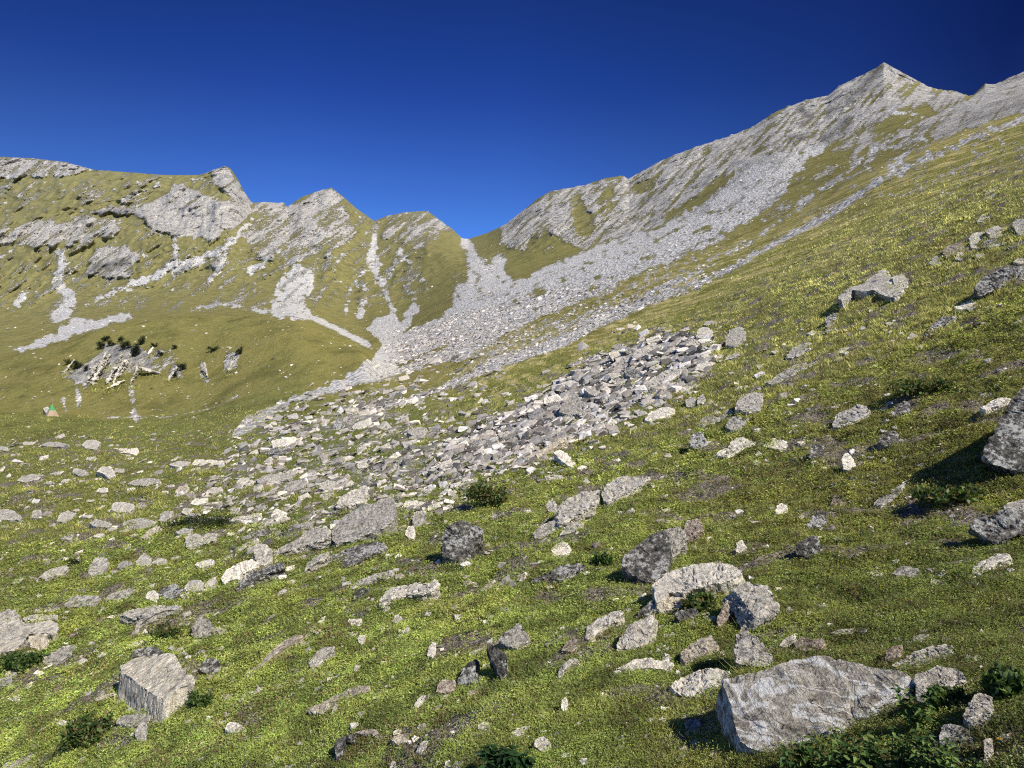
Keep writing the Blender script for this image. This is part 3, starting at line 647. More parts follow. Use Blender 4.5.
slab('slab', 'smooth grey brown leaning slab below the white crusted ledge', c13((718,730),(725,690),(745,655),(800,620),(855,595),(845,650),(840,680),(815,705),(790,722)), 'pale', n=(.1,-.75,.66), t=.3, e=(.3,.3,-.8))
slab('rock', 'dark rock filling the gap between the leaning slab and the white crusted ledge', c13((790,610),(830,560),(880,530),(890,575),(850,600)), 'dark', n=st_)
slab('slab', 'ragged white slab lying flat in the turf below the leaning slab', c15((690,375),(725,360),(760,350),(765,337),(830,333),(840,347),(885,342),(918,350),(910,382),(870,378),(800,374),(730,386)), 'white', n=up, t=.25, rough=.05)
slab('rock', 'grey flat outcrop behind the right end of the veined boulder', c17((255,375),(330,330),(400,300),(470,290),(500,300),(490,330),(470,352),(420,362),(360,388),(300,388)), 'pale', n=up, t=.3)
slab('rock', 'pale angular rock with white edges at the right end of the veined boulder', c17((345,405),(400,395),(430,370),(470,380),(520,390),(552,430),(520,440),(480,455),(440,450),(420,490),(380,525),(350,500)), 'pale', n=(-.1,-.6,.8), t=.6, rough=.06)
slab('slab', 'grey slab with white streaks leaning right of the pale angular rock', c17((530,570),(560,520),(590,478),(640,490),(652,540),(630,600),(600,625),(560,600)), 'grey', n=(.1,-.75,.66), t=.4)
slab('slab', 'smooth grey slab above the corner with the yellow flower', c17((450,600),(500,602),(545,615),(605,655),(590,680),(550,692),(500,690),(440,670)), 'grey', n=up, t=.5)
slab('rock', 'narrow white edged rock near the yellow flower', c17((612,665),(645,650),(650,690),(640,725),(618,770),(600,770),(618,720)), 'pale', n=st_, t=.4)
slab('stone', 'small pale stone next to the yellow flower', c17((670,645),(690,632),(712,638),(710,660),(680,665)), 'pale', n=up)
slab('stone', 'small grey flat stone above the grey flat outcrop', c17((340,265),(365,256),(405,254),(405,275),(370,287),(345,280)), 'pale', n=up, t=.3)
slab('rock', 'reddish brown rock at the left of the grey flat outcrop', c17((238,312),(300,293),(292,335),(265,365),(232,352)), 'red', n=up, t=.3)
slab('stone', 'grey stone half sunk in turf above the middle of the veined boulder', c14((475,712),(510,700),(550,700),(540,713),(500,716)), 'pale', n=up, t=.2)
slab('stone', 'small rusty stone in the turf below the pale flat slab', c16((190,705),(215,698),(240,730),(225,742),(195,722)), 'red', n=up)
slab('stone', 'dull grey stone between the pale flat slab and the ragged white slab', c16((95,590),(130,572),(158,590),(150,628),(110,622)), 'grey', n=up)
# --- right edge
slab('boulder', 'large dark boulder with white lichen spots at the right edge', c14((905,212),(918,185),(935,160),(948,125),(960,100),(985,60),(1024,18),(1090,-30),(1130,120),(1120,250),(1024,262),(975,250),(940,237),(920,225)), 'dark', n=(-.35,-.85,.35), t=.7, e=(.1,.9,-.3), rough=.04)
slab('slab', 'thin white plank of rock leaning on the dark lichened boulder', c14((900,78),(930,60),(960,50),(986,50),(975,60),(940,74),(915,84)), 'white', n=up, t=.4, ymul=.96)
slab('rock', 'blackish crumbling rock below the dark lichened boulder', c14((868,412),(885,388),(900,372),(935,380),(965,362),(1024,366),(1080,370),(1085,440),(1024,432),(985,445),(950,462),(925,452),(905,436)), 'dark', n=(-.35,-.85,.35), t=.7, e=(0,.9,-.4), rough=.06)
slab('slab', 'light grey plank of rock on top of the blackish crumbling rock', c14((965,352),(990,342),(1024,337),(1080,330),(1080,356),(1024,360),(972,370)), 'pale', n=up, t=.35, ymul=.95)
slab('stone', 'white and grey double stone below the blackish crumbling rock', c14((873,542),(885,520),(905,508),(930,500),(950,488),(975,488),(990,497),(975,506),(945,512),(930,530),(900,548)), 'white', n=up, t=.3)
slab('boulder', 'long dark rock face high on the slope at the right edge', c8((828,352),(850,318),(870,298),(910,278),(940,268),(1024,254),(1100,250),(1100,335),(1024,330),(960,335),(900,352),(850,388)), 'dark', n=(-.4,-.85,.3), t=.6, e=(0,.9,-.3), rough=.05)
slab('boulder', 'grey overhanging boulder with a black hollow under its left end', c8((288,385),(305,368),(330,350),(380,328),(430,302),(465,276),(485,280),(500,298),(508,330),(545,346),(550,360),(515,385),(480,378),(450,366),(430,352),(395,362),(350,352),(320,378),(305,395)), 'grey', n=(-.1,-.45,.88), t=.55, e=(.22,.35,-.75), lift=.28, rough=.05)
slab('rock', 'broken pale rock against the right side of the overhanging boulder', c8((505,300),(540,292),(570,310),(565,345),(540,350),(510,330)), 'pale', n=(-.1,-.6,.8), t=.5)
slab('stone', 'small dark stone downhill of the overhanging boulder', c8((238,470),(262,448),(288,444),(285,470),(250,492)), 'dark', n=st_)
slab('rock', 'dark rock with a grey top between two pale stones on the right slope', c8((628,542),(645,510),(662,490),(700,462),(752,450),(745,488),(715,510),(680,522)), 'dark', n=(-.3,-.7,.6), t=.5)
slab('stone', 'white stone above the dark rock with a grey top', c8((748,422),(780,408),(820,394),(832,408),(800,425),(770,432)), 'white', n=up, t=.3)
slab('rock', 'rounded grey rock low on the slope left of a white flat one', c8((85,615),(100,592),(125,576),(170,560),(192,568),(165,590),(140,612),(110,622)), 'grey', n=(-.2,-.6,.75), t=.5)
slab('slab', 'whitish flat slab right of the rounded grey rock', c8((288,595),(320,575),(355,568),(392,558),(385,580),(350,592),(320,607)), 'white', n=up, t=.3)
slab('rock_ledge', 'long low ledge of broken grey rock on the grass slope', c8((8,720),(35,700),(60,688),(95,660),(130,645),(170,640),(205,634),(190,652),(150,665),(110,690),(60,715),(30,727)), 'grey', n=(-.1,-.6,.8), t=.5, rough=.07)
slab('stone', 'narrow pale stone uphill of the whitish flat slab', c8((495,556),(515,538),(545,518),(552,524),(530,545),(505,560)), 'white', n=up, t=.3)
slab('stone', 'small grey stone right of the narrow pale stone', c8((563,545),(580,520),(608,533),(600,545)), 'grey', n=st_)
slab('rock', 'flat grey rock uphill of the rounded grey rock', c8((268,512),(290,490),(315,480),(345,478),(325,498),(295,515)), 'grey', n=up, t=.4)
slab('rock', 'sloping grey rock below the narrow dark strip on the right slope', c8((165,528),(200,508),(235,500),(225,515),(185,532)), 'pale', n=up, t=.3)
for lab, p, m in [('grey rock at the lower left of the upper right outcrop', ((645,250),(670,222),(705,215),(715,232),(700,256),(670,255)), 'grey'),
                  ('reddish grey rock in the middle of the upper right outcrop', ((700,205),(725,178),(760,168),(785,180),(778,205),(745,212),(715,222)), 'red'),
                  ('light rounded stone in the upper right outcrop', ((752,232),(760,205),(780,205),(790,225),(775,238)), 'pale'),
                  ('leaning grey block of the upper right outcrop', ((805,150),(830,128),(870,125),(880,148),(850,165),(838,190),(812,188)), 'pale'),
                  ('wide grey block at the top of the upper right outcrop', ((870,120),(905,102),(950,105),(990,108),(985,135),(940,148),(890,150)), 'grey'),
                  ('dark layered block under the wide grey block', ((845,190),(870,160),(930,152),(985,150),(960,172),(900,185)), 'dark'),
                  ('grey block at the right edge of the upper right outcrop', ((975,90),(1000,76),(1060,70),(1070,118),(1010,140),(992,125)), 'grey'),
                  ('lone grey stone above the upper right outcrop', ((838,88),(850,66),(862,56),(888,60),(884,76),(860,86)), 'grey'),
                  ('pale stone at the right edge between outcrop and dark rock face', ((978,245),(1000,228),(1060,222),(1070,240),(1010,250)), 'pale')]:
    slab('rock', lab, c8(*p), m, n=(-.1,-.6,.8), t=.6, rough=.06)
# --- slope in the middle right
slab('rock', 'stack of thin white slabs on the slope', c14((158,212),(162,200),(190,190),(205,168),(225,160),(245,166),(272,176),(255,192),(225,205),(190,218)), 'white', n=(-.1,-.5,.85), t=.6, rough=.08)
slab('stone', 'single white stone right of the stack of thin white slabs', c14((290,188),(298,170),(322,162),(350,170),(362,184),(335,194),(310,190)), 'white', n=up, t=.45)
slab('rock', 'grey knobbly rock just uphill of the stack of white slabs', c14((183,130),(195,104),(220,100),(242,112),(238,138),(200,142)), 'grey', n=(-.2,-.8,.5), t=.6)
slab('rock', 'pale layered rock above the knobbly rock', c14((208,82),(220,52),(250,38),(286,34),(288,60),(282,85),(250,92)), 'pale', n=(-.1,-.6,.8), t=.6, rough=.06)
slab('rock', 'flat grey rock downhill of the pale layered rock', c14((98,126),(130,102),(160,88),(202,84),(192,110),(150,122),(120,132)), 'grey', n=up, t=.5)
slab('rock', 'round dark rock left of the stack of white slabs', c14((82,168),(92,152),(112,144),(130,165),(128,184),(105,194),(88,188)), 'dark', n=st_, t=.6)
slab('rock', 'speckled grey rock in a hollow uphill of the single white stone', c14((483,132),(495,100),(520,84),(560,68),(592,80),(580,100),(540,120),(505,132)), 'grey', n=(-.1,-.65,.75), t=.5)
slab('rock', 'dark rock with brown edge in the turf, upper right of the speckled grey rock', c14((650,102),(668,72),(685,58),(704,62),(705,95),(680,100)), 'dark', n=st_, t=.5)
slab('rock', 'dark crumbly rock with whitish crust in the middle of the herb slope', c14((612,175),(635,145),(655,140),(670,160),(692,175),(660,188),(630,186)), 'dark', n=st_, t=.5)
slab('rock', 'small grey cracked rock left of the white and black stone', c14((418,216),(425,190),(445,176),(462,188),(458,216)), 'dark', n=st_)
slab('stone', 'upright white and black stone in the herb slope', c14((515,250),(513,215),(528,204),(545,222),(552,242),(530,254)), 'white', n=st_)
slab('rock', 'dark split rock with white front in the herb slope', c14((383,492),(385,460),(410,445),(440,437),(450,462),(445,490),(415,500)), 'dark', n=(-.2,-.8,.5), t=.6)
slab('rock', 'dark jagged rock directly uphill of the split rock', c14((408,412),(420,388),(440,374),(470,366),(462,390),(450,412),(425,420)), 'dark', n=st_)
slab('slab', 'narrow grey slab lying diagonally in the herb slope', c14((600,345),(620,330),(645,316),(672,298),(686,290),(682,310),(655,335),(622,358)), 'grey', n=up, t=.3)
slab('stone', 'white stone with an orange patch in the herb slope', c14((558,388),(572,384),(600,404),(600,418),(580,408)), 'white', n=up)
slab('stone', 'little white cracked stone above the split rock', c14((324,376),(328,352),(345,346),(358,354),(348,376)), 'white', n=st_)
slab('stone', 'white stone far left of three in a row below the herb slope', c14((578,540),(598,535),(628,540),(622,552),(600,550)), 'white', n=up)
slab('stone', 'grey white stone in the middle of three in a row below the herb slope', c14((652,542),(680,524),(720,528),(740,545),(712,555),(672,552)), 'pale', n=up)
slab('stone', 'white stone at the right of three in a row below the herb slope', c14((758,572),(775,560),(800,565),(822,558),(820,570),(788,578)), 'white', n=up)
slab('stone', 'grey white stone left of the split rock', c14((213,484),(216,455),(232,450),(245,470),(228,484)), 'white', n=st_)
slab('rock', 'dull brown rock in herbs between the single white stone and the split rock', c14((478,350),(490,325),(525,298),(535,325),(520,352)), 'red', n=up, t=.3)
slab('boulder', 'rounded dark boulder with black and white patches above the ledge', c13((735,400),(760,372),(790,350),(820,330),(865,300),(900,292),(915,330),(912,390),(900,450),(860,475),(812,482),(780,455),(750,440)), 'dark', n=(-.25,-.78,.55), t=.7, rough=.04)
slab('rock', 'cracked grey rock joined to the right of the rounded dark boulder', c13((895,292),(950,280),(968,300),(965,350),(935,380),(912,400),(910,330)), 'grey', n=(-.1,-.75,.6), t=.6)
slab('rock', 'rusty purple rock above the rounded dark boulder', c13((962,290),(975,262),(1024,250),(1035,275),(1010,310),(980,325),(966,345)), 'red', n=(-.2,-.75,.6), t=.5)
slab('slab', 'long smooth grey slab, upper of a pair on the slope', c13((668,140),(700,112),(740,93),(790,95),(842,100),(820,120),(780,145),(730,170),(690,190),(665,185)), 'pale', n=(-.05,-.5,.85), t=.45, lift=.2)
slab('slab', 'blocky grey slab with a black broken lower end, lower of a pair', c13((498,245),(505,215),(530,180),(580,160),(640,142),(662,150),(652,180),(640,200),(600,225),(560,240),(540,262),(508,265)), 'pale', n=(-.05,-.55,.82), t=.5, e=(-.25,.3,-.8), lift=.2)
slab('rock', 'small grey rock beside the left end of the blocky slab', c13((463,215),(468,190),(485,180),(500,200),(495,228),(475,228)), 'grey', n=st_)
slab('rock', 'grey rock with black underside just below the blocky slab', c13((413,322),(425,290),(455,270),(500,255),(498,285),(470,305),(435,322)), 'grey', n=(-.1,-.6,.8), t=.6)
slab('slab', 'small pale slab right below the blocky slab', c13((508,312),(530,285),(560,263),(600,268),(580,290),(540,308)), 'pale', n=up, t=.3)
slab('stone', 'white topped stone below the small pale slab', c13((478,362),(495,342),(530,333),(555,365),(530,380),(490,386)), 'white', n=up, t=.5)
slab('rock', 'upright blackish rock streaked grey in the middle of the meadow', c13((74,352),(82,310),(95,280),(125,268),(160,258),(200,272),(232,288),(225,308),(200,330),(192,375),(185,402),(130,405),(84,388)), 'dark', n=(-.15,-.92,.35), t=.7, rough=.06)
slab('rock_ledge', 'low dark and white ledge below the white topped stone', c13((398,483),(430,465),(480,440),(520,418),(606,412),(600,432),(560,452),(520,475),(480,470),(430,484)), 'dark', n=(-.1,-.6,.8), t=.5, rough=.08)
slab('stone', 'small pale stone left of the low dark and white ledge', c13((355,475),(360,458),(385,450),(388,470),(370,480)), 'pale', n=up)
slab('stone', 'thin grey stone at the left of the ledge row', c13((285,495),(300,472),(328,455),(326,470),(300,495)), 'grey', n=up)
slab('stone', 'long thin dull stone farthest left of the ledge row', c13((220,515),(240,495),(265,482),(262,500),(235,518)), 'tan', n=up)
slab('slab', 'light grey striped slab tilted in the meadow at lower middle', c15((228,265),(255,235),(285,215),(312,193),(325,225),(352,245),(345,270),(305,302),(265,285)), 'grey', n=(.1,-.65,.75), t=.35)
slab('rock', 'dark mottled slab just below the striped slab', c15((182,285),(200,275),(225,300),(262,320),(268,370),(258,412),(238,412),(215,360),(195,330)), 'dark', n=(-.1,-.85,.5), t=.4)
slab('rock', 'black and white speckled rock left of the mottled slab', c15((65,432),(80,392),(110,355),(140,333),(155,350),(130,385),(165,405),(168,425),(120,435)), 'dark', n=(-.1,-.75,.6), t=.5, rough=.07)
slab('rock', 'brown mossy rock left of the speckled rock', c15((-20,470),(-5,430),(25,418),(58,420),(58,462),(20,475)), 'red', n=(-.1,-.75,.6), t=.5)
slab('rock', 'pale grey ridge of rock pointing up to the leaning slab', c15((572,252),(578,212),(610,185),(645,165),(685,150),(722,153),(700,180),(650,205),(615,235),(590,262)), 'pale', n=(-.05,-.55,.82), t=.35)
slab('rock', 'small brown rock below the pale grey ridge', c15((480,305),(495,270),(530,255),(545,285),(520,310)), 'red', n=up, t=.4)
slab('rock', 'small arched pale rock left of the ragged white slab', c15((462,400),(478,362),(500,345),(530,332),(545,340),(515,360),(488,380),(482,410),(468,415)), 'pale', n=(-.1,-.7,.7), t=.5)
slab('stone', 'long pale stone below the speckled rock', c15((105,475),(130,458),(165,445),(172,452),(140,470),(112,484)), 'tan', n=up, t=.3)
slab('stone', 'tall white stone in a brown hollow', c15((478,535),(480,500),(495,487),(503,500),(500,540),(488,548)), 'white', n=st_)
slab('stone', 'white stone at the bottom left of the tall white stone', c15((148,600),(165,588),(190,592),(200,612),(170,620),(150,612)), 'white', n=up)
slab('stone', 'greyish white stone above the green leafy clump', c15((280,630),(300,612),(340,600),(355,600),(330,630),(300,642)), 'white', n=up, t=.3)
slab('stone', 'rounded grey white stone right of the green leafy clump', c15((370,680),(375,655),(410,640),(435,665),(438,690),(405,702)), 'white', n=(-.1,-.7,.7))
slab('stone', 'bright white stone near the bottom edge', c15((550,740),(558,728),(578,728),(580,748),(562,756)), 'white', n=st_)
slab('stone', 'thin pale stone beside the bright white stone', c15((475,720),(490,708),(520,706),(518,718),(490,728)), 'white', n=up)
slab('stone', 'tiny white stone alone in the turf left of the pale flat slab', c15((862,575),(875,565),(895,580),(880,587)), 'white', n=up)
slab('slab', 'long pale rock at the bottom edge left of the green leafy clump', c15((50,755),(80,740),(120,722),(148,725),(140,745),(90,765),(50,775)), 'tan', n=up, t=.3)
# --- lower left
slab('boulder', 'cream boulder with a flat top and grey cracked front in the left meadow', c10((475,365),(500,350),(540,330),(580,322),(620,322),(680,318),(700,340),(715,375),(745,395),(772,412),(770,428),(735,440),(690,462),(670,490),(648,497),(605,480),(550,440),(500,400),(480,392)), 'cream', n=(-.03,-.55,.83), t=1.0, e=(-.10,-.26,-.80), lift=.42, rough=.035, jit=.02)
slab('rock', 'dark mossy rock behind the cream boulder', c10((510,335),(530,305),(570,290),(610,292),(640,300),(650,318),(600,326),(545,330)), 'dark', n=(-.1,-.7,.7), t=.5)
slab('rock', 'crumbled grey rock at the foot of the cream boulder', c10((455,590),(480,562),(530,552),(600,560),(585,580),(540,600),(490,602)), 'grey', n=up, t=.4, rough=.07)
slab('rock', 'grey white rock at the lower left of the cream boulder', c10((380,605),(390,572),(420,565),(450,580),(440,605),(405,618)), 'pale', n=st_)
slab('stone', 'squat pale stone directly below the cream boulder', c10((530,625),(545,600),(575,585),(580,610),(575,655),(540,660)), 'pale', n=st_)
slab('rock', 'large pale flat topped rock cut by the left edge', c10((-120,195),(0,190),(70,192),(190,195),(215,198),(232,205),(225,225),(205,240),(185,235),(150,240),(120,235),(95,265),(70,300),(0,312),(-120,330)), 'pale', n=(-.03,-.5,.85), t=.5, e=(.05,.2,-.7), lift=.3)
slab('rock', 'brownish block under the right end of the rock cut by the left edge', c10((110,250),(140,238),(185,240),(192,262),(185,298),(150,305),(118,290)), 'tan', n=st_, t=.5)
slab('rock', 'rounded grey rock behind the rock cut by the left edge', c10((-30,190),(-10,155),(35,140),(62,148),(80,170),(78,192),(30,192)), 'grey', n=(-.1,-.8,.5), t=.7)
slab('slab', 'thin pale slab behind the large rock at the left edge', c10((85,180),(110,165),(160,162),(230,165),(225,175),(190,182),(130,190)), 'pale', n=up, t=.4)
slab('rock', 'long dark grey rock right below the rock cut by the left edge', c10((165,360),(172,330),(210,310),(250,288),(290,280),(302,292),(288,315),(260,335),(240,352),(200,358)), 'grey', n=(-.1,-.65,.75), t=.5)
slab('rock', 'dark pyramid shaped rock in the meadow', c10((750,245),(752,215),(770,185),(795,168),(825,185),(848,215),(845,245),(800,258)), 'grey', n=(-.1,-.8,.55), t=.7)
slab('stone', 'tan stone touching the right of the pyramid shaped rock', c10((850,225),(862,212),(895,230),(880,240),(860,238)), 'tan', n=up)
slab('rock', 'round rock speckled with white lichen right of the cream boulder', c10((785,370),(800,345),(830,330),(862,340),(872,365),(865,388),(835,398),(800,393)), 'dark', n=(-.1,-.75,.65), t=.6)
slab('stone', 'white triangular stone below the round speckled rock', c10((885,615),(900,588),(925,584),(962,605),(935,625),(905,627)), 'white', n=up, t=.4)
slab('stone', 'white stone with a dark base at the left bottom', c10((28,495),(45,482),(80,480),(78,500),(50,505)), 'white', n=up)
slab('stone', 'small white stone left of the brushy patch', c10((222,595),(240,575),(262,582),(255,598)), 'white', n=up)
slab('stone', 'white stone under the long dark grey rock', c10((305,350),(325,335),(345,340),(322,362)), 'white', n=up)
slab('rock', 'pale broken rock in the bottom left corner', c10((10,765),(30,740),(70,735),(80,710),(130,695),(145,715),(110,740),(70,768)), 'pale', n=up, t=.4, rough=.08)
slab('stone', 'long grey stone at the left edge above the bottom', c10((-20,440),(0,415),(45,405),(48,430),(10,445)), 'grey', n=up)
slab('stone', 'narrow pale stone pointing at the cream boulder', c10((370,495),(400,480),(450,468),(475,466),(470,474),(420,490),(385,502)), 'tan', n=up, t=.2)
slab('slab', 'long thin curved strip of pale rock in the meadow', c12((95,402),(130,375),(165,350),(195,310),(230,280),(270,255),(320,238),(328,248),(290,268),(245,295),(205,330),(170,370),(125,412)), 'tan', n=up, t=.15, rough=.02)
slab('stone', 'grey white stone at the upper end of the curved strip', c12((348,215),(365,208),(385,212),(402,232),(380,238),(358,232)), 'pale', n=up)
slab('stone', 'small white stone above the curved strip', c12((385,195),(400,175),(415,170),(412,182),(396,198)), 'white', n=up)
slab('rock', 'lilac grey streaked rock right of the curved strip', c12((345,355),(365,335),(382,308),(410,292),(452,288),(450,305),(420,325),(390,360),(360,378)), 'pale', n=(-.05,-.55,.82), t=.35, rough=.06)
slab('slab', 'smooth tan slab lying flat in the lower meadow', c12((350,540),(375,520),(410,508),(440,482),(480,475),(530,455),(575,440),(590,448),(582,468),(530,480),(490,505),(450,520),(425,535),(400,552)), 'tan', n=up, t=.2)
slab('stone', 'thin white stone under the smooth tan slab', c12((438,560),(445,530),(458,515),(462,525),(450,558)), 'white', n=up)
slab('stone', 'white ragged stone, upper of three in the meadow', c12((503,192),(508,180),(530,182),(556,178),(560,192),(550,208),(518,206)), 'white', n=up)
slab('stone', 'pale oval stone, middle of three in the meadow', c12((500,235),(515,222),(530,216),(545,225),(538,242),(515,246)), 'white', n=up)
slab('stone', 'pure white pointed stone, lower of three in the meadow', c12((542,258),(550,245),(572,244),(565,268),(555,278),(545,272)), 'white', n=st_)
slab('stone', 'small cream stone right of the three white stones', c12((628,218),(638,207),(650,212),(646,225),(634,228)), 'tan', n=up)
slab('stone', 'speckled grey stone farther right of the three white stones', c12((680,190),(690,165),(705,162),(720,180),(712,196),(690,196)), 'pale', n=st_)
slab('stone', 'upright white sliver right of the smooth tan slab', c12((762,522),(775,500),(795,480),(810,478),(800,505),(780,534)), 'white', n=(0,-.8,.6))
slab('stone', 'white flat stone below the white sliver', c12((775,610),(785,596),(810,590),(812,608),(790,618)), 'white', n=up)
slab('stone', 'pale grey stone at the bottom right of the pinkish slab', c12((772,705),(780,680),(800,662),(820,658),(815,682),(790,712)), 'pale', n=up)
slab('slab', 'pinkish slab above the pale grey stone', c12((672,655),(690,640),(720,632),(742,645),(735,665),(700,675)), 'tan', n=up, t=.3)
slab('stone', 'white angular stone above the bottom left of the curved rock', c12((20,615),(30,590),(48,584),(70,600),(98,605),(75,622),(40,628)), 'white', n=up, t=.4)
slab('stone', 'flat tan stone above the white angular stone', c12((8,490),(25,475),(45,478),(40,492),(18,498)), 'tan', n=up)
slab('rock', 'dark curved rim of rock around a grass hollow', c12((458,735),(452,690),(462,655),(490,640),(520,632),(530,642),(495,655),(488,680),(480,725),(472,742)), 'dark', n=(-.1,-.75,.6), t=.35, rough=.06)
slab('slab', 'pale arched slab right of the dark curved rim', c12((520,630),(560,618),(600,612),(625,625),(642,648),(622,655),(600,635),(560,632)), 'tan', n=up, t=.3)
slab('slab', 'white tan slab at the bottom edge in the middle', c12((890,765),(930,745),(960,722),(1005,720),(1000,740),(955,765)), 'tan', n=up, t=.3)
slab('stone', 'small white upright stone at the middle bottom edge', c12((882,768),(888,742),(905,735),(912,760),(900,772)), 'white', n=st_)
slab('rock', 'white patched rock with brown earth around it', c12((815,325),(820,298),(835,272),(850,275),(848,310),(835,332)), 'white', n=up)
# --- middle left
slab('slab', 'big grey steep slab, the largest of the rubble field', c11((530,252),(520,215),(520,190),(545,155),(565,138),(610,120),(650,100),(700,88),(730,70),(765,68),(770,110),(765,155),(735,180),(700,200),(660,210),(600,238),(560,245)), 'grey', n=(-.15,-.72,.66), t=.4, lift=.06, rough=.02)
slab('slab', 'dark layered slab directly below the big steep slab', c11((500,310),(530,295),(560,278),(600,262),(650,248),(710,236),(738,262),(700,282),(640,312),(600,330),(565,342),(540,325)), 'dark', n=(-.1,-.6,.75), t=.45, rough=.05)
slab('rock', 'dull grey rock at the left end of the layered slab', c11((408,362),(425,328),(450,302),(505,282),(500,300),(465,320),(440,340)), 'grey', n=(-.1,-.6,.8), t=.4)
slab('slab', 'bright white slab leaning in the left meadow', c11((85,390),(92,365),(115,345),(160,325),(205,310),(228,322),(215,340),(180,360),(150,388),(120,395),(95,408)), 'white', n=(-.05,-.7,.7), t=.25, e=(.1,.4,-.7))
slab('slab', 'speckled grey slab under the bright white slab', c11((140,425),(160,395),(200,368),(250,345),(320,318),(332,338),(300,352),(260,370),(220,390),(180,415),(150,432)), 'dark', n=(-.1,-.6,.75), t=.4)
slab('rock', 'knobbly cream block above the bright white slab', c11((208,262),(225,250),(262,252),(285,275),(285,310),(260,335),(232,332),(215,300)), 'pale', n=(-.1,-.8,.55), t=.7, rough=.05)
slab('slab', 'long dark grey slab right of the knobbly cream block', c11((285,285),(330,262),(380,232),(420,200),(460,185),(510,195),(515,222),(470,240),(420,255),(385,268),(330,285),(300,292)), 'grey', n=(-.05,-.6,.8), t=.4)
slab('slab', 'light smooth slab uphill of the big steep slab', c11((535,102),(545,75),(575,55),(620,32),(652,20),(665,30),(655,55),(640,80),(600,98),(560,108)), 'pale', n=(-.05,-.6,.8), t=.3)
slab('rock', 'dark overhung rock with pale slabs above the long dark grey slab', c11((185,225),(200,205),(250,190),(275,198),(262,212),(225,222)), 'dark', n=(-.05,-.6,.8), t=.5)
slab('slab', 'narrow pale strip of bedrock behind the dark juniper', c11((12,148),(60,145),(120,150),(180,138),(240,130),(245,142),(190,152),(130,160),(60,158)), 'pale', n=up, t=.5)
slab('stone', 'white block above the narrow bedrock strip', c11((283,150),(285,125),(300,113),(330,122),(342,135),(315,152),(300,160)), 'white', n=(-.1,-.7,.7), t=.6)
slab('stone', 'white pointed stone below the rubble right of the steep slab', c11((808,215),(820,182),(838,178),(848,205),(842,232),(822,228)), 'white', n=st_)
slab('slab', 'white slab at the right of the steep slab', c11((800,105),(808,82),(840,80),(888,88),(880,105),(845,112)), 'white', n=up, t=.4)
slab('rock', 'grey block right of the white pointed stone', c11((835,150),(850,122),(888,122),(892,165),(860,182),(840,175)), 'grey', n=(-.1,-.75,.65), t=.6)
slab('rock', 'two toned grey and cream rock in the middle meadow', c11((708,508),(712,465),(735,430),(790,415),(850,405),(935,400),(938,408),(915,435),(880,448),(820,452),(770,460),(738,490)), 'pale', n=(-.1,-.55,.8), t=.4)
slab('stone', 'small white stone at the tip of the two toned rock', c11((915,405),(922,388),(938,395),(935,408)), 'white', n=st_)
slab('rock', 'small dark and white rock left of the two toned rock', c11((602,472),(610,438),(640,422),(672,425),(665,445),(630,472)), 'dark', n=(-.1,-.65,.75), t=.5)
slab('slab', 'flat grey slab with dark edge above the small dark and white rock', c11((590,422),(610,402),(660,380),(700,365),(762,355),(765,368),(740,385),(680,398),(630,418),(600,428)), 'grey', n=up, t=.35)
slab('stone', 'tan flat stone above the two toned rock', c11((765,375),(790,365),(805,375),(790,388),(768,388)), 'tan', n=up)
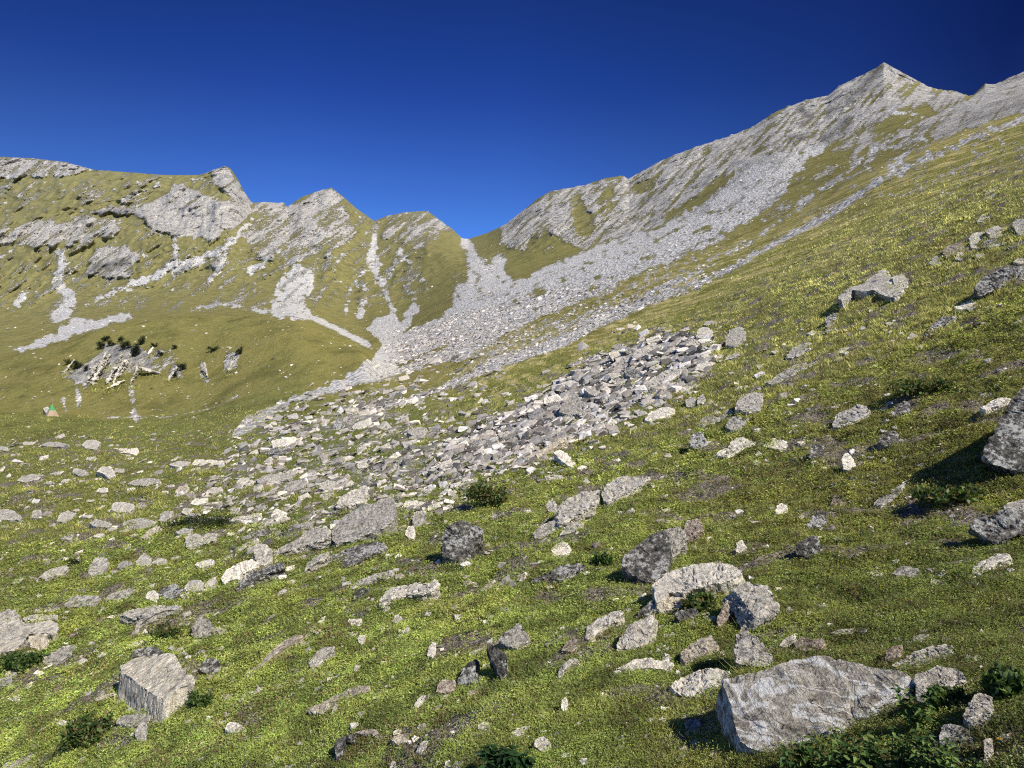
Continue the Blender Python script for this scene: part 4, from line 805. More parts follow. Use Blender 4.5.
GL = [  # middle-left meadow rocks: label, points, material
 ('dark grey rounded rock with a tan stone at its foot', ((345,372),(350,340),(378,305),(400,302),(422,310),(425,340),(402,368),(370,375)), 'grey'),
 ('flat smooth grey slab left of the rounded dark rock', ((150,385),(175,362),(205,348),(262,335),(268,352),(230,372),(180,390)), 'pale'),
 ('small rounded grey rock in a row right of the rounded dark rock', ((458,345),(470,325),(500,315),(530,328),(512,350),(480,352)), 'grey'),
 ('pale peaked rock in a row right of the rounded dark rock', ((533,328),(550,300),(572,286),(598,308),(590,332),(555,338)), 'pale'),
 ('low pale rock at the end of the row right of the rounded dark rock', ((598,328),(622,308),(658,312),(656,328),(620,334)), 'pale'),
 ('long blocky grey rock with vertical cracks', ((253,495),(258,465),(300,455),(390,455),(402,468),(370,492),(310,500)), 'grey'),
 ('sloping grey rock right of the long blocky one', ((412,472),(430,450),(470,435),(522,424),(536,432),(512,462),(460,470)), 'grey'),
 ('white broken rock at the left of the speckled cluster', ((573,465),(580,442),(605,432),(625,455),(618,480),(598,475)), 'white'),
 ('speckled grey rock in the middle of the cluster', ((612,448),(640,420),(690,408),(722,430),(705,455),(670,468),(635,462)), 'dark'),
 ('rounded pale rock at the right of the speckled cluster', ((723,430),(740,400),(775,390),(802,405),(798,430),(760,440)), 'pale'),
 ('smooth grey block farthest right of the speckled cluster', ((803,418),(818,395),(845,378),(856,395),(840,412),(815,425)), 'pale'),
 ('white flat stone under the speckled cluster', ((708,455),(730,442),(755,444),(748,462),(720,468)), 'white'),
 ('forked ridge of grey bedrock in the left meadow', ((468,530),(500,512),(560,502),(640,495),(700,485),(720,492),(690,508),(640,515),(600,535),(560,560),(545,590),(525,598),(535,565),(560,535),(510,540)), 'grey'),
 ('white long stone alone in the meadow left of the white slab', ((765,335),(780,322),(820,312),(845,314),(838,330),(795,346)), 'white'),
 ('pale banded rock in the far left meadow', ((438,118),(445,92),(480,85),(520,92),(530,110),(510,125),(470,126)), 'pale'),
 ('dark grey rock attached to the pale banded rock', ((535,112),(540,92),(562,86),(575,100),(560,112)), 'grey'),
 ('jagged dark rock left of the juniper', ((625,160),(630,135),(650,122),(685,122),(678,140),(650,165)), 'grey'),
 ('broad grey rock left of the jagged dark rock', ((478,182),(490,162),(540,150),(600,155),(620,178),(590,192),(520,192)), 'grey'),
 ('dull slab below the broad grey rock', ((550,228),(580,200),(620,175),(640,195),(620,212),(580,228)), 'tan'),
 ('grey and white rock at far left in the meadow', ((222,160),(240,130),(270,120),(302,130),(282,150),(250,166)), 'pale'),
 ('dark long rock at the left edge of the meadow', ((-40,155),(-20,112),(30,115),(60,122),(92,152),(40,158)), 'grey'),
 ('small grey rock right of the one at the left edge', ((118,150),(130,122),(158,115),(170,135),(160,150)), 'grey'),
 ('mossy grey rock below the juniper', ((725,248),(735,222),(762,212),(800,218),(820,208),(858,212),(850,235),(800,252),(750,272)), 'grey'),
 ('small flat stone in the far left meadow', ((235,230),(260,215),(292,215),(280,235)), 'pale'),
 ('white stone among flat stones in the far left meadow', ((365,222),(385,210),(412,212),(400,228)), 'white'),
 ('white rock near the top of the left meadow', ((750,92),(768,72),(820,72),(810,90),(770,98)), 'white'),
 ('grey flat rock near the top of the left meadow', ((810,48),(830,30),(872,26),(878,42),(840,54)), 'pale'),
 ('cream rock near the top of the left meadow', ((690,48),(705,25),(738,18),(742,40),(712,56)), 'tan'),
 ('small white rock in the upper left meadow', ((378,45),(390,32),(425,32),(425,48),(395,50)), 'white'),
 ('long low rock at the top of the left meadow', ((500,15),(530,0),(590,-10),(632,-2),(630,12),(560,22)), 'grey'),
 ('grey pebble heap in the far left meadow', ((350,170),(375,152),(410,160),(440,172),(425,185),(380,185)), 'grey'),
 ('pinkish flat rock right of the broad grey one', ((690,205),(720,190),(760,192),(750,212),(710,215)), 'grey'),
]
for lab, p, m in GL:
    slab('rock', lab, c9(*p), m, n=(-.05,-.62,.78), t=.5, rough=.055)
for lab, p, m in [
 ('dark hollow rock at the top of the left meadow', ((320,530),(340,512),(375,510),(395,525),(380,548),(340,545)), 'grey'),
 ('long white rock at the top of the left meadow', ((425,555),(450,545),(510,545),(515,562),(460,562)), 'white'),
 ('white knob right of the long white rock', ((512,565),(515,545),(540,542),(550,560),(535,572)), 'white'),
 ('flat pale rock at the far left under the tent', ((75,525),(100,518),(140,520),(130,530),(95,532)), 'pale'),
 ('flat grey rock right of the pale one under the tent', ((160,532),(180,520),(225,518),(275,530),(250,538),(200,538)), 'grey'),
 ('dark low rock at the far left edge under the tent', ((-20,550),(0,535),(30,540),(35,555)), 'grey'),
 ('low grey slab in the upper left meadow', ((65,672),(85,655),(130,645),(175,650),(150,665),(100,680)), 'grey'),
 ('brown grey slab in the upper left meadow', ((285,640),(292,620),(330,630),(350,640),(320,655)), 'grey'),
 ('pale grey rock in the middle of the upper left meadow', ((380,635),(400,615),(440,618),(455,650),(430,665),(410,645)), 'pale'),
 ('flat grey rock right of the pale grey rock', ((445,638),(455,622),(490,625),(485,640)), 'grey'),
 ('long grey and white rock of the upper left meadow', ((500,685),(530,668),(590,662),(635,672),(620,688),(550,692)), 'pale'),
 ('pale rock at the left end of the white rubble group', ((665,608),(700,595),(750,598),(740,612),(700,618)), 'pale'),
 ('white rock in the white rubble group', ((755,610),(770,588),(810,590),(880,592),(870,605),(800,615)), 'white'),
 ('white rock below the white rubble group', ((690,722),(700,700),(740,690),(745,705),(725,725)), 'tan'),
 ('round cream rock right of the white rubble group', ((930,680),(945,662),(975,658),(1000,675),(985,690),(950,690)), 'pale')]:
    slab('rock', lab, c5(*p), m, n=(-.05,-.6,.8), t=.55, rough=.06)
# --- mound
for lab, p, m in [
 ('lone grey boulder on grass at the top right of the rubble mound', ((965,178),(968,150),(985,120),(1005,106),(1035,108),(1048,135),(1045,168),(1010,185)), 'grey'),
 ('light boulder standing on grass above the rubble mound', ((850,148),(855,118),(875,106),(900,108),(916,128),(912,144),(880,150)), 'pale'),
 ('small dark stone above the light boulder', ((880,98),(890,84),(915,80),(935,88),(915,97)), 'grey'),
 ('big pale slab crowning the rubble mound', ((598,235),(605,205),(640,185),(690,168),(722,185),(700,205),(650,222),(615,240)), 'pale'),
 ('blocky grey boulder with a black cave in the rubble mound', ((312,440),(325,405),(350,380),(385,368),(400,395),(432,410),(432,435),(400,448),(350,452)), 'grey'),
 ('dark plank of rock above the cave boulder', ((408,355),(412,340),(450,352),(485,368),(480,385),(440,372)), 'grey'),
 ('whitish slab on the lower edge of the rubble mound', ((645,472),(665,445),(700,425),(745,418),(768,430),(735,455),(705,470),(670,478)), 'white'),
 ('upright grey block right of the whitish slab', ((812,420),(812,392),(828,380),(850,382),(852,410),(835,422)), 'grey'),
 ('leaning grey block right of the upright block', ((855,408),(858,385),(878,370),(888,390),(880,405)), 'grey'),
 ('long flat rock under the mound', ((368,525),(400,502),(450,485),(505,482),(495,500),(440,515),(390,530)), 'grey'),
 ('tan streak of rock leading down from the mound', ((215,610),(245,585),(290,560),(338,538),(340,548),(300,575),(255,600),(225,618)), 'tan'),
 ('split white slab below the mound', ((288,602),(310,588),(340,600),(378,640),(362,660),(330,640)), 'white'),
 ('dark boulder beneath a pale cap in the rubble mound', ((565,275),(590,262),(640,280),(645,300),(610,305),(575,295)), 'dark'),
 ('smooth grey ramp of rock on the right of the mound', ((640,335),(690,300),(750,270),(815,258),(800,285),(750,310),(700,335),(660,350)), 'grey'),
 ('white rock at the right tip of the mound', ((845,275),(860,250),(895,240),(910,255),(880,280)), 'white'),
 ('narrow grey slab right below the smooth ramp', ((790,362),(810,335),(850,315),(852,330),(820,358)), 'pale'),
 ('flat light rock at the upper right of the mound', ((905,182),(920,172),(950,175),(940,188)), 'white'),
 ('grey stone lying on grass far right of the mound', ((960,235),(975,218),(1010,205),(1035,210),(1010,228)), 'grey')]:
    slab('rock', lab, c7(*p), m, n=(-.05,-.65,.75), t=.6, rough=.055)
for lab, p, m in [
 ('dark mouthed boulder in the upper rubble field', ((655,402),(672,388),(705,380),(738,386),(728,412),(695,418)), 'grey'),
 ('rock around a black hole at the left of the rubble field', ((110,488),(120,465),(145,460),(170,470),(165,490)), 'dark'),
 ('pale rock of the lower rubble field', ((305,625),(318,605),(345,590),(388,602),(368,625),(335,632)), 'pale'),
 ('grey pointed rock of the lower rubble field', ((170,632),(185,605),(215,590),(262,592),(250,620),(205,635)), 'grey'),
 ('grey flat rock of the lower rubble field', ((60,590),(95,572),(150,562),(208,562),(195,585),(140,598),(90,602)), 'grey'),
 ('white rock near the left of the rubble field', ((125,740),(135,708),(155,705),(185,722),(165,745)), 'white'),
 ('white angular rock at the right of the rubble field', ((785,545),(795,520),(830,505),(850,520),(830,545),(800,552)), 'white')]:
    slab('rock', lab, c6(*p), m, n=(-.05,-.65,.75), t=.6, rough=.055)
N_HAND = len(rock_boxes)
print('hand-shaped stones', N_HAND, flush=True)
# ------------------------------------------------------------------ more stones: shared shapes, one object each, then uncountable rubble
def hull_shape(seed, flat, detail):
    r = np.random.default_rng(seed)
    bm = bmesh.new()
    for sx_ in (-1, 1):
        for sy_ in (-1, 1):
            for sz_ in (-1, 1):
                if r.random() < .18: continue
                bm.verts.new((sx_*r.uniform(.55, 1.05), sy_*r.uniform(.35, .80), sz_*flat*r.uniform(.55, 1.1)))
    for _ in range(3):
        bm.verts.new((r.uniform(-1.1, 1.1), r.uniform(-.8, .8), flat*r.choice([-1, 1])*r.uniform(.7, 1.15)))
    bmesh.ops.convex_hull(bm, input=bm.verts)
    loose = [v for v in bm.verts if not v.link_faces]
    bmesh.ops.delete(bm, geom=loose, context='VERTS')
    bmesh.ops.recalc_face_normals(bm, faces=bm.faces)
    if detail:
        roughen(bm, 1.0, .24, .09, seed*1.7)
    return bm
shapes = {}
for mname in ('grey', 'pale', 'white', 'dark', 'tan'):
    shapes[mname] = []
    for s_ in range(5):
        bm = hull_shape(s_*3+len(mname), (.24, .34, .42, .28, .5)[s_], True)
        me = bpy.data.meshes.new('loose_rock'); bm.to_mesh(me); bm.free(); me.materials.append(MAT[mname]); shapes[mname].append(me)
low = []
for s_ in range(12):
    bm = hull_shape(200+s_, (.16, .26, .40)[s_ % 3], False)
    bmesh.ops.triangulate(bm, faces=bm.faces)
    vs = np.array([v.co for v in bm.verts]); fs = np.array([[v.index for v in f.verts] for f in bm.faces]); 
    bm.verts.index_update(); fs = np.array([[v.index for v in f.verts] for f in bm.faces]); bm.free()
    low.append((vs, fs))

heros = [(o, occupied[i]) for i, o in enumerate(rock_boxes)]
big = [(o, oc) for o, oc in heros if oc[2]*oc[3] > 60]
used_labels = set(o['label'] for o, _ in heros)
SHORT = {}
def short(o):
    s = o['label']
    for cut in (' with ', ' at ', ' in the ', ' on ', ' of the ', ' right ', ' left ', ' above ', ' below ', ' under ', ' behind ', ' just ', ' directly ', ' uphill ', ' lying ', ' cut by ', ' beside ', ' tucked ', ' standing ', ' leaning ', ' between ', ', ', ' near ', ' to the ', ' and ', ' around ', ' high '):
        i = s.find(cut)
        if i > 8: s = s[:i]
    return s
sn = {}
for o, oc in big: sn.setdefault(short(o), []).append((o, oc))
big = [(k, v[0][1]) for k, v in sn.items() if len(v) == 1 and len(k.split()) <= 5]
def rel_label(px, py, w, tone, shape, region, regs=None):
    for size in [None]:
        c = sorted(big, key=lambda b: math.hypot((b[1][0]-px), (b[1][1]-py)*1.5)/(8+b[1][2]))[:9]
        for k, (bx_, by__, rx, ry) in c:
            dx, dy = px-bx_, py-by__
            horiz = 'right' if dx > 0 else 'left'; vert = 'above' if dy < 0 else 'below'
            if abs(dx) > 2.2*abs(dy): rel = 'to the %s of' % horiz
            elif abs(dy) > 1.6*abs(dx): rel = vert
            else: rel = vert+' and '+horiz+' of'
            d = math.hypot(dx, dy)
            dist_ = 'just ' if d < rx+ry+14 else ('' if d < 70 else 'well ')
            s = f'{tone} {shape} {dist_}{rel} the {k}'
            if len(s.split()) <= 16 and s not in used_labels:
                used_labels.add(s); return s
    return f'{tone} {shape} lying in {region}'
EX = np.zeros(gx.shape, bool)
for cx, cy, rx, ry in occupied:
    EX |= ((gx-cx)/(rx*.8+1))**2+((gy-cy)/(ry*.8+1))**2 < 1
def placed_basis(px, py, rot):
    """rock axes: x along the slope line in the picture, tilted with the ground"""
    th = math.radians(rot)
    X = Vector((math.cos(th), random.uniform(-.25, .35), math.sin(th))).normalized()
    Zg = Vector((random.gauss(-.25, .28), random.gauss(-.35, .3), 1)); Yv = Zg.cross(X).normalized(); Zv = X.cross(Yv).normalized()
    return Matrix((X, Yv, Zv)).transposed()
TONE = {'grey': ('grey', 'dull grey', 'mid grey'), 'pale': ('light grey', 'pale grey', 'pale'), 'white': ('white', 'whitish'), 'dark': ('dark grey', 'blackish'), 'tan': ('tan', 'brownish')}
def shape_word(w, h): return 'flat stone' if w > 2.2*h else ('angular stone' if w > 1.3*h else 'blocky stone')
def one_rock(px, py, wpx, region, group, mname=None, flat=None, rot=None):
    mname = mname or random.choices(['grey', 'pale', 'white', 'dark', 'tan'], [4, 5, 2.2, 1.2, .8])[0]
    k = random.randrange(5); me = shapes[mname][k]
    p = at(px, py); s = wpx/2/F*p.y
    rot = random.gauss(26, 14) if rot is None else rot
    o = bpy.data.objects.new('rock', me); col.objects.link(o)
    sc = Vector((s, s*random.uniform(.8, 1.25), s*random.uniform(.75, 1.15)))
    zf = (.24, .34, .42, .28, .5)[k]
    M = placed_basis(px, py, rot)
    o.matrix_world = Matrix.Translation(p+Vector((0, 0, sc.z*zf*.30))) @ M.to_4x4() @ Matrix.Diagonal((*sc, 1))
    lab = rel_label(px, py, wpx, random.choice(TONE[mname]), shape_word(1, zf), region)
    tag(o, 'rock' if wpx > 9 else 'stone', lab, 'rock', group)
    EX[max(0, int(py-MY0-wpx*.2)):int(py-MY0+wpx*.25), max(0, int(px-MX0-wpx*.4)):int(px-MX0+wpx*.4)] = True
    return o
ZONES = [ # polygon, number of countable rocks, size range px, region words, group, slope angle
 ([(560,385),(600,357),(625,345),(690,333),(716,345),(714,362),(690,384),(655,408),(600,432),(560,446),(500,470),(440,484),(425,470),(460,438),(510,412)], 62, (9, 22), 'the rubble mound in the middle of the slope', 'stones heaped on the rubble mound', 24),
 ([(262,425),(300,402),(345,400),(402,412),(425,420),(430,438),(460,438),(425,470),(440,484),(470,498),(425,522),(395,520),(340,545),(285,560),(230,588),(222,566),(255,530),(190,520),(180,492),(225,470),(240,450)], 44, (9, 22), 'the rubble field left of the mound', 'stones of the rubble field', 18),
 ([(0,430),(180,440),(230,470),(180,500),(240,530),(200,600),(0,600)], 12, (7, 14), 'the left meadow', 'stones scattered over the left meadow', 5)]
auto = []
for poly, num, (a, b), region, grp, ang in ZONES:
    xs = [p[0] for p in poly]; ys = [p[1] for p in poly]; c = 0; tries = 0
    sizes = sorted((a+(b-a)*random.random()**2.2 for _ in range(num)), reverse=True)
    while c < num and tries < 6000:
        tries += 1
        px = random.uniform(min(xs), max(xs)); py = random.uniform(min(ys), max(ys))
        if px < 2 or not poly_mask(poly, np.array([px]), np.array([py]))[0]: continue
        if EX[int(py)-MY0, int(px)-MX0]: continue
        one_rock(px, py, sizes[c], region, grp, rot=random.gauss(ang, 12)); c += 1; auto.append(1)
print('shared-shape rocks', len(auto), flush=True)

def stone_tone(n, pale=0.):
    t = rng.random(n)
    g = np.where(t < .12, rng.uniform(.08, .16, n), np.where(t < .5, rng.uniform(.22, .38, n), np.where(t < .82, rng.uniform(.38, .54, n), rng.uniform(.62, .85, n))))+pale
    w = rng.uniform(.06, .14, n)
    return np.stack([g*(1+w), g, g*(1-1.3*w), np.ones(n)], -1)
def rubble(name, px, py, wpx, ang=22, sink=.15, pale=0., minw=0., kind='stuff', clampw=None):
    V, Fc, C = [], [], []; base = 0
    tone = stone_tone(len(px), pale)
    for i in range(len(px)):
        p = at(px[i], py[i]); vs, fs = low[i % 12]
        s = wpx[i]/2/F*p.y
        M = np.array(placed_basis(px[i], py[i], random.gauss(ang, 16)))
        v = (vs*np.array([s, s*random.uniform(.8, 1.2), s*random.uniform(.7, 1.1)])) @ M.T + np.array(p)+np.array([0, 0, s*.5*(.5-sink)])
        V.append(v); Fc.append(fs+base); base += len(vs); C.append(np.tile(tone[i], (len(vs), 1)))
    o = numpy_mesh(name, np.concatenate(V), np.concatenate(Fc).reshape(-1), 3, MAT['rubble'], False, np.concatenate(C))
    o['kind'] = kind; return o
k = N('rubble_stone'); a_ = k.n('Attribute', attribute_name='tint', attribute_type='GEOMETRY'); geo = k.n('NewGeometry')
n_a = k.noise(geo.outputs['Position'], 6, 5, .7); n_b = k.noise(geo.outputs['Position'], 40, 3, .7)
cc = k.mix(1., a_.outputs['Color'], k.ramp(k.math('MULTIPLY_ADD', n_a, .6, k.math('MULTIPLY', n_b, .4)), [(.36, .30), (.46, .85), (.54, 1.1), (.66, 1.6)]), 'MULTIPLY')
k.bsdf(cc, .9, k.bump(n_a, .7, .06), .15); MAT['rubble'] = k.m

SKYLINE = PPY.min(axis=0)
def scatter(dens, n, avoid=True):
    """n picture points drawn in proportion to a density map"""
    d = dens.copy()
    if avoid: d = d*(1-.85*EX)
    c = np.cumsum(d.ravel()); i = np.searchsorted(c, rng.random(n)*c[-1])
    r_, c_ = np.divmod(i, d.shape[1])
    qx, qy = c_+MX0+rng.random(n)-.5, r_+MY0+rng.random(n)-.5
    m = qy > np.interp(qx, cols_, SKYLINE)+2.0      # never beyond the crest
    return qx[m], qy[m]
moundB = np.clip(blur(MOUND, 8)*1.5-.25+.55*fbm(gx/14, gy/9, 90+0*gx, 3), 0, 1)*(blur(MOUND, 8) > .12)
px, py = scatter(moundB*(.35+.65*(fbm(gx/9, gy/7, 4+0*gx, 2) > -.2)), 3000, False); rubble('rubble', px, py, 2.4+13*rng.random(len(px))**3.6, 26, pale=.03)
rf = np.clip(blur(RUB, 15)*1.2-.1, 0, 1)*(1-.8*moundB)*(.10+.90*(fbm(gx/18+gy/14, gy/7, 0*gx, 3) > .02))*(1-.5*sstep(480, 560, gy))
px, py = scatter(rf, 3400); rubble('rubble', px, py, 2.4+10*rng.random(len(px))**3.4, 20, pale=.03)
# scree nearer than the far apron
sc_n = samp(G, gx, gy)*sstep(150, 260, gy)*(gx > 380)*(1-RUBB)*sstep(0, 1, (gx-380)/20)
sc_n = np.where((gx > 340) & (gy > 320-(gx-430)*.25), sc_n, 0)
px, py = scatter(sc_n*(G > .3)*sstep(235, 330, gy), 9500); rubble('scree', px, py, 1.1+3.6*rng.random(len(px))**5, 28, sink=.0, pale=.10)
# thin sprinkle of small stones everywhere in the turf
cl_ = np.clip(fbm(gx/26, gy/12, 5+0*gx, 3)*2.4+.25, 0.02, 1)
sp_ = cl_*((gy > 425) | ((gx > 560) & (gy > 470-(gx-512)*.46)))*(gy > 150)*(1-.5*sstep(600, 1000, gx))*(1+1.2*sstep(300, 0, gx)*(gy > 430)*(gy < 600))
px, py = scatter(sp_, 4200); rubble('loose_stones', px, py, 1.8+8*rng.random(len(px))**4.5, 15, sink=.25, pale=.10)
hx, hy, hw = [], [], []       # broken bits lying round each shaped stone
for cx, cy, rx, ry in occupied:
    if cy < 330: continue
    for _ in range(int(3+rx*.45)):
        a_ = random.uniform(0, math.tau); q_ = 1.0+abs(random.gauss(0, .55)); hx.append(cx+math.cos(a_)*(rx*q_+3)); hy.append(cy+math.sin(a_)*(ry*q_+2)-math.cos(a_)*rx*.12*(cx > 300)); hw.append(1.6+random.random()**2.5*min(9, 2+rx*.45))
hx, hy, hw = np.array(hx), np.array(hy), np.array(hw); m_ = (hx > 1) & (hx < 1023) & (hy < 766); rubble('loose_stones', hx[m_], hy[m_], hw[m_], 18, sink=.3, pale=.06)
fs_ = blur(G0, 2.5)*(gx < 500)*(gy > 190)*(gy < 352)
px, py = scatter(fs_*(.3+.7*(tear > -.1)), 2600, False); rubble('scree', px, py, .9+1.6*rng.random(len(px))**3, 10, sink=.0, pale=.12)
fr_ = blur(G, 2.0)*(gx > 480)*(gy < 260)*(gy > 110)
px, py = scatter(fr_, 2200, False); rubble('scree', px, py, .9+1.8*rng.random(len(px))**3, 28, sink=.0, pale=.08)
kn = ((gy > 320) & (gy < 420) & (gx < 380))*np.clip(fbm(gx/14, gy/9, 8+0*gx, 3)*2+.1, 0.02, 1)+3*samp(G, gx, gy)*((gy > 380) & (gy < 425) & (gx < 260))
px, py = scatter(kn*1., 620); rubble('scattered_stones', px, py, 1.2+2.0*rng.random(len(px))**3, 10, sink=0, pale=.10)

# ------------------------------------------------------------------ knoll crag: dipping ribs of rock, each its own
def rib(px0, py0, px1, py1, w, lab, mat='pale'):
    a = np.array([px0, py0]); b = np.array([px1, py1]); d = (b-a)/np.linalg.norm(b-a); nrm = np.array([-d[1], d[0]])
    w = w*.46
    pts = [tuple(a+nrm*w*.35), tuple(a*.6+b*.4+nrm*w*.6), tuple(b+nrm*w*.3), tuple(b-nrm*w*.35), tuple(a*.4+b*.6-nrm*w*.55), tuple(a-nrm*w*.4)]
    return slab('crag_rib', lab, pts, mat, n=(.25,-.9,.35), t=.35, e=(.2,.9,-.2), lift=.0, rough=.16, cat='crag', group='ribs of the knoll crag')
for i, (a, b, c, d, w, lab, m) in enumerate([
 (84,386,98,362,5,'tall light rib at the left end of the knoll crag','grey'), (92,384,106,352,4.5,'steep light rib behind the left end of the knoll crag','grey'),
 (99,374,110,354,4,'short rib between dark shrubs on the knoll crag','grey'), (106,384,122,352,5,'long rib under the shrubs in the middle of the knoll crag','grey'),
 (113,382,124,360,5,'broad white rib in the middle of the knoll crag','pale'), (120,374,130,354,4,'thin rib right of the broad white rib','grey'),
 (107,388,124,380,4.5,'flat white block at the foot of the broad white rib','white'), (130,384,140,360,3,'narrow grey rib right of the knoll shrubs','grey'),
 (138,367,160,373,5,'white sloping ledge at the right of the knoll crag','pale'), (168,380,176,366,5,'white rock beside the lone dark shrub of the knoll','pale'),
 (64,372,74,360,4,'small white rib at the far left of the knoll crag','pale'), (204,362,207,376,3,'vertical pale streak of rock on the knoll','grey'),
 (228,372,234,358,4,'grey rib near the right end of the knoll','grey'), (148,354,153,347,4,'small white rock above the knoll ledge','white')]):
    rib(a, b, c, d, w, lab, 'grey' if m == 'pale' else m)

# ------------------------------------------------------------------ leaves, shrubs and plants
def leaf_cloud(centres, radii, n, size, cols, shape='oval', up=.2, seed=0):
    r = np.random.default_rng(seed)
    i = r.integers(0, len(centres), n)
    d = r.normal(size=(n, 3)); d /= np.linalg.norm(d, axis=1)[:, None]; d *= (r.random(n)**.45)[:, None]
    c = centres[i]+d*radii[i]
    ax = r.normal(size=(n, 3))+np.array([0, 0, up]); ax /= np.linalg.norm(ax, axis=1)[:, None]
    t = np.cross(ax, r.normal(size=(n, 3))); t /= np.linalg.norm(t, axis=1)[:, None]
    s = size*(.6+.8*r.random(n))[:, None]; w = (.28 if shape == 'oval' else .09)
    v = np.stack([c, c+ax*s*.5+t*s*w, c+ax*s, c+ax*s*.5-t*s*w], 1).reshape(-1, 3)
    cc = np.array(cols)[r.integers(0, len(cols), n)]*(.6+.7*r.random((n, 1)))
    cc = np.concatenate([cc, np.ones((n, 1))], 1)
    return v, np.arange(n*4), np.repeat(cc, 4, 0)
def tapered(pts, r0, r1, mat, name, parent):
    bm = bmesh.new(); rings = []
    for i, p in enumerate(pts):
        rad = r0+(r1-r0)*i/(len(pts)-1)
        rings.append([bm.verts.new(Vector(p)+Vector((math.cos(a)*rad, math.sin(a)*rad, 0))) for a in [k_*math.tau/5 for k_ in range(5)]])
    for a, b in zip(rings[:-1], rings[1:]):
        for k_ in range(5): bm.faces.new((a[k_], a[(k_+1) % 5], b[(k_+1) % 5], b[k_]))
    bm.faces.new(rings[-1]); me = bpy.data.meshes.new(name); bm.to_mesh(me); bm.free(); me.materials.append(mat)
    o = bpy.data.objects.new(name, me); col.objects.link(o); o.parent = parent; return o
def shrub(name, label, px, py, wpx, hpx, cols, n, leafpx, group=None, shape='needle', cat='shrub'):
    p = at(px, py+hpx*.3); u = p.y/F; W_, H_ = wpx*u/2, hpx*u
    e = bpy.data.objects.new(name, None); e.location = p; col.objects.link(e); tag(e, name, label, cat, group)
    m = max(7, int(wpx/2)); hpx = hpx*.85; r = np.random.default_rng(int(px*7+py))
    cen = np.stack([r.uniform(-.8, .8, m)*W_, r.uniform(-.5, .5, m)*W_, r.uniform(.2, .75, m)*H_], -1)
    rad = np.stack([r.uniform(.25, .5, m)*W_, r.uniform(.25, .5, m)*W_, r.uniform(.2, .4, m)*H_], -1)
    v, f, c = leaf_cloud(cen, rad, n, leafpx*u, cols, shape, .4, int(px))
    # branches
    o = numpy_mesh('foliage', v, f, 4, MAT['plant'], False, c, e)
    for k_ in range(2):
        tapered([(0, 0, -.1*H_), (cen[k_][0]*.5, cen[k_][1]*.5, cen[k_][2]*.5), tuple(cen[k_])], H_*.05+.002, H_*.02+.001, MAT['bark'], 'stem', e)
    return e
DK = [(.018,.034,.016), (.030,.048,.022), (.050,.070,.030), (.012,.020,.012)]
for px, py, w, h, lab in [(106,340,8,6,'dark dwarf pine at the top left of the knoll crag'), (101,347,10,8,'dark dwarf pine on the upper left rib of the crag'), (120,340,7,5,'small dwarf pine on the crest above the crag'),
    (112,344,7,6,'olive dwarf pine between two darker ones on the crag'), (126,347,12,9,'dwarf pine in the middle of the dark clump'), (135,352,14,14,'largest dark dwarf pine hanging over the crag'), (142,342,8,9,'pointed dwarf pine at the right of the dark clump'),
    (80,366,12,8,'dark dwarf pine low at the left of the crag'), (68,363,6,6,'small dark shrub at the far left of the crag'), (154,346,6,5,'small dark shrub right of the clump on the crest'), (161,354,5,7,'narrow dark shrub above the white sloping ledge'),
    (180,368,11,10,'lone black green shrub right of the ledge'), (173,376,7,8,'black shrub in the cleft below the lone shrub'), (212,350,10,6,'low dark shrub on the right part of the knoll'), (239,352,6,9,'dark upright shrub near the right end of the knoll'),
    (175,348,5,4,'tiny shrub above the lone dark shrub'), (88,369,6,6,'dark shrub beside the tall light rib')]:
    shrub('dwarf_pine', lab, px, py, w, h, DK, int(w*h*9)+60, 1.7, 'dwarf pines on the knoll crag')
shrub('juniper', 'dark green juniper mat spreading in front of the narrow bedrock strip', 203, 523, 66, 11, [(.018,.035,.014),(.035,.055,.020),(.055,.075,.03)], 2600, 3, shape='needle')
shrub('juniper', 'small dark juniper tuft beside the flat smooth grey slab', 73, 564, 12, 7, [(.018,.035,.014),(.04,.055,.02)], 260, 3, shape='needle')
HB = [(.07,.125,.036), (.12,.19,.05), (.20,.27,.075), (.045,.085,.028)]
BR = [(.20,.15,.06), (.13,.12,.045), (.10,.13,.04), (.28,.22,.10)]
for nm, lab, px, py, w, h, cols, n, lp, shp in [
  ('bush', 'dry olive and brown bush downhill of the rubble mound', 488, 498, 46, 20, BR+HB, 1500, 3.5, 'oval'),
  ('bush', 'dark leafy bush behind the cream boulder', 167, 634, 30, 11, BR+HB, 900, 3.5, 'oval'),
  ('bush', 'dark brushy patch left of the white angular stone', 88, 733, 46, 24, HB+HB+BR, 2200, 4.5, 'oval'),
  ('bush', 'dark leafy tuft against the right foot of the cream boulder', 200, 703, 24, 11, HB, 800, 3.5, 'oval'),
  ('bush', 'green leaves below the overhang of the rock cut by the left edge', 22, 664, 34, 14, HB, 1000, 4, 'oval'),
  ('bush', 'low herbs in front of the white crusted ledge', 700, 606, 34, 16, HB+BR[:2], 1200, 5, 'oval'),
  ('bush', 'dark herbs left of the rounded dark boulder', 604, 560, 18, 12, HB, 600, 3.5, 'oval'),
  ('bush', 'brown and green bush among dark rocks at the upper right', 925, 390, 60, 14, BR+HB, 1600, 4, 'oval'),
  ('bush', 'leafy herb patch under the dark lichened boulder', 950, 498, 60, 15, HB+BR[:2], 1700, 5, 'oval'),
  ('bush', 'dense green herbs at the right edge above the yellow flower', 1008, 690, 44, 28, HB, 2000, 7, 'oval'),
  ('bush', 'leafy patch between the pale angular rock and the streaked slab', 945, 702, 34, 18, HB, 1300, 6, 'oval')]:
    shrub(nm, lab, px, py, w, h, cols, n, lp, shape=shp, cat='bush')
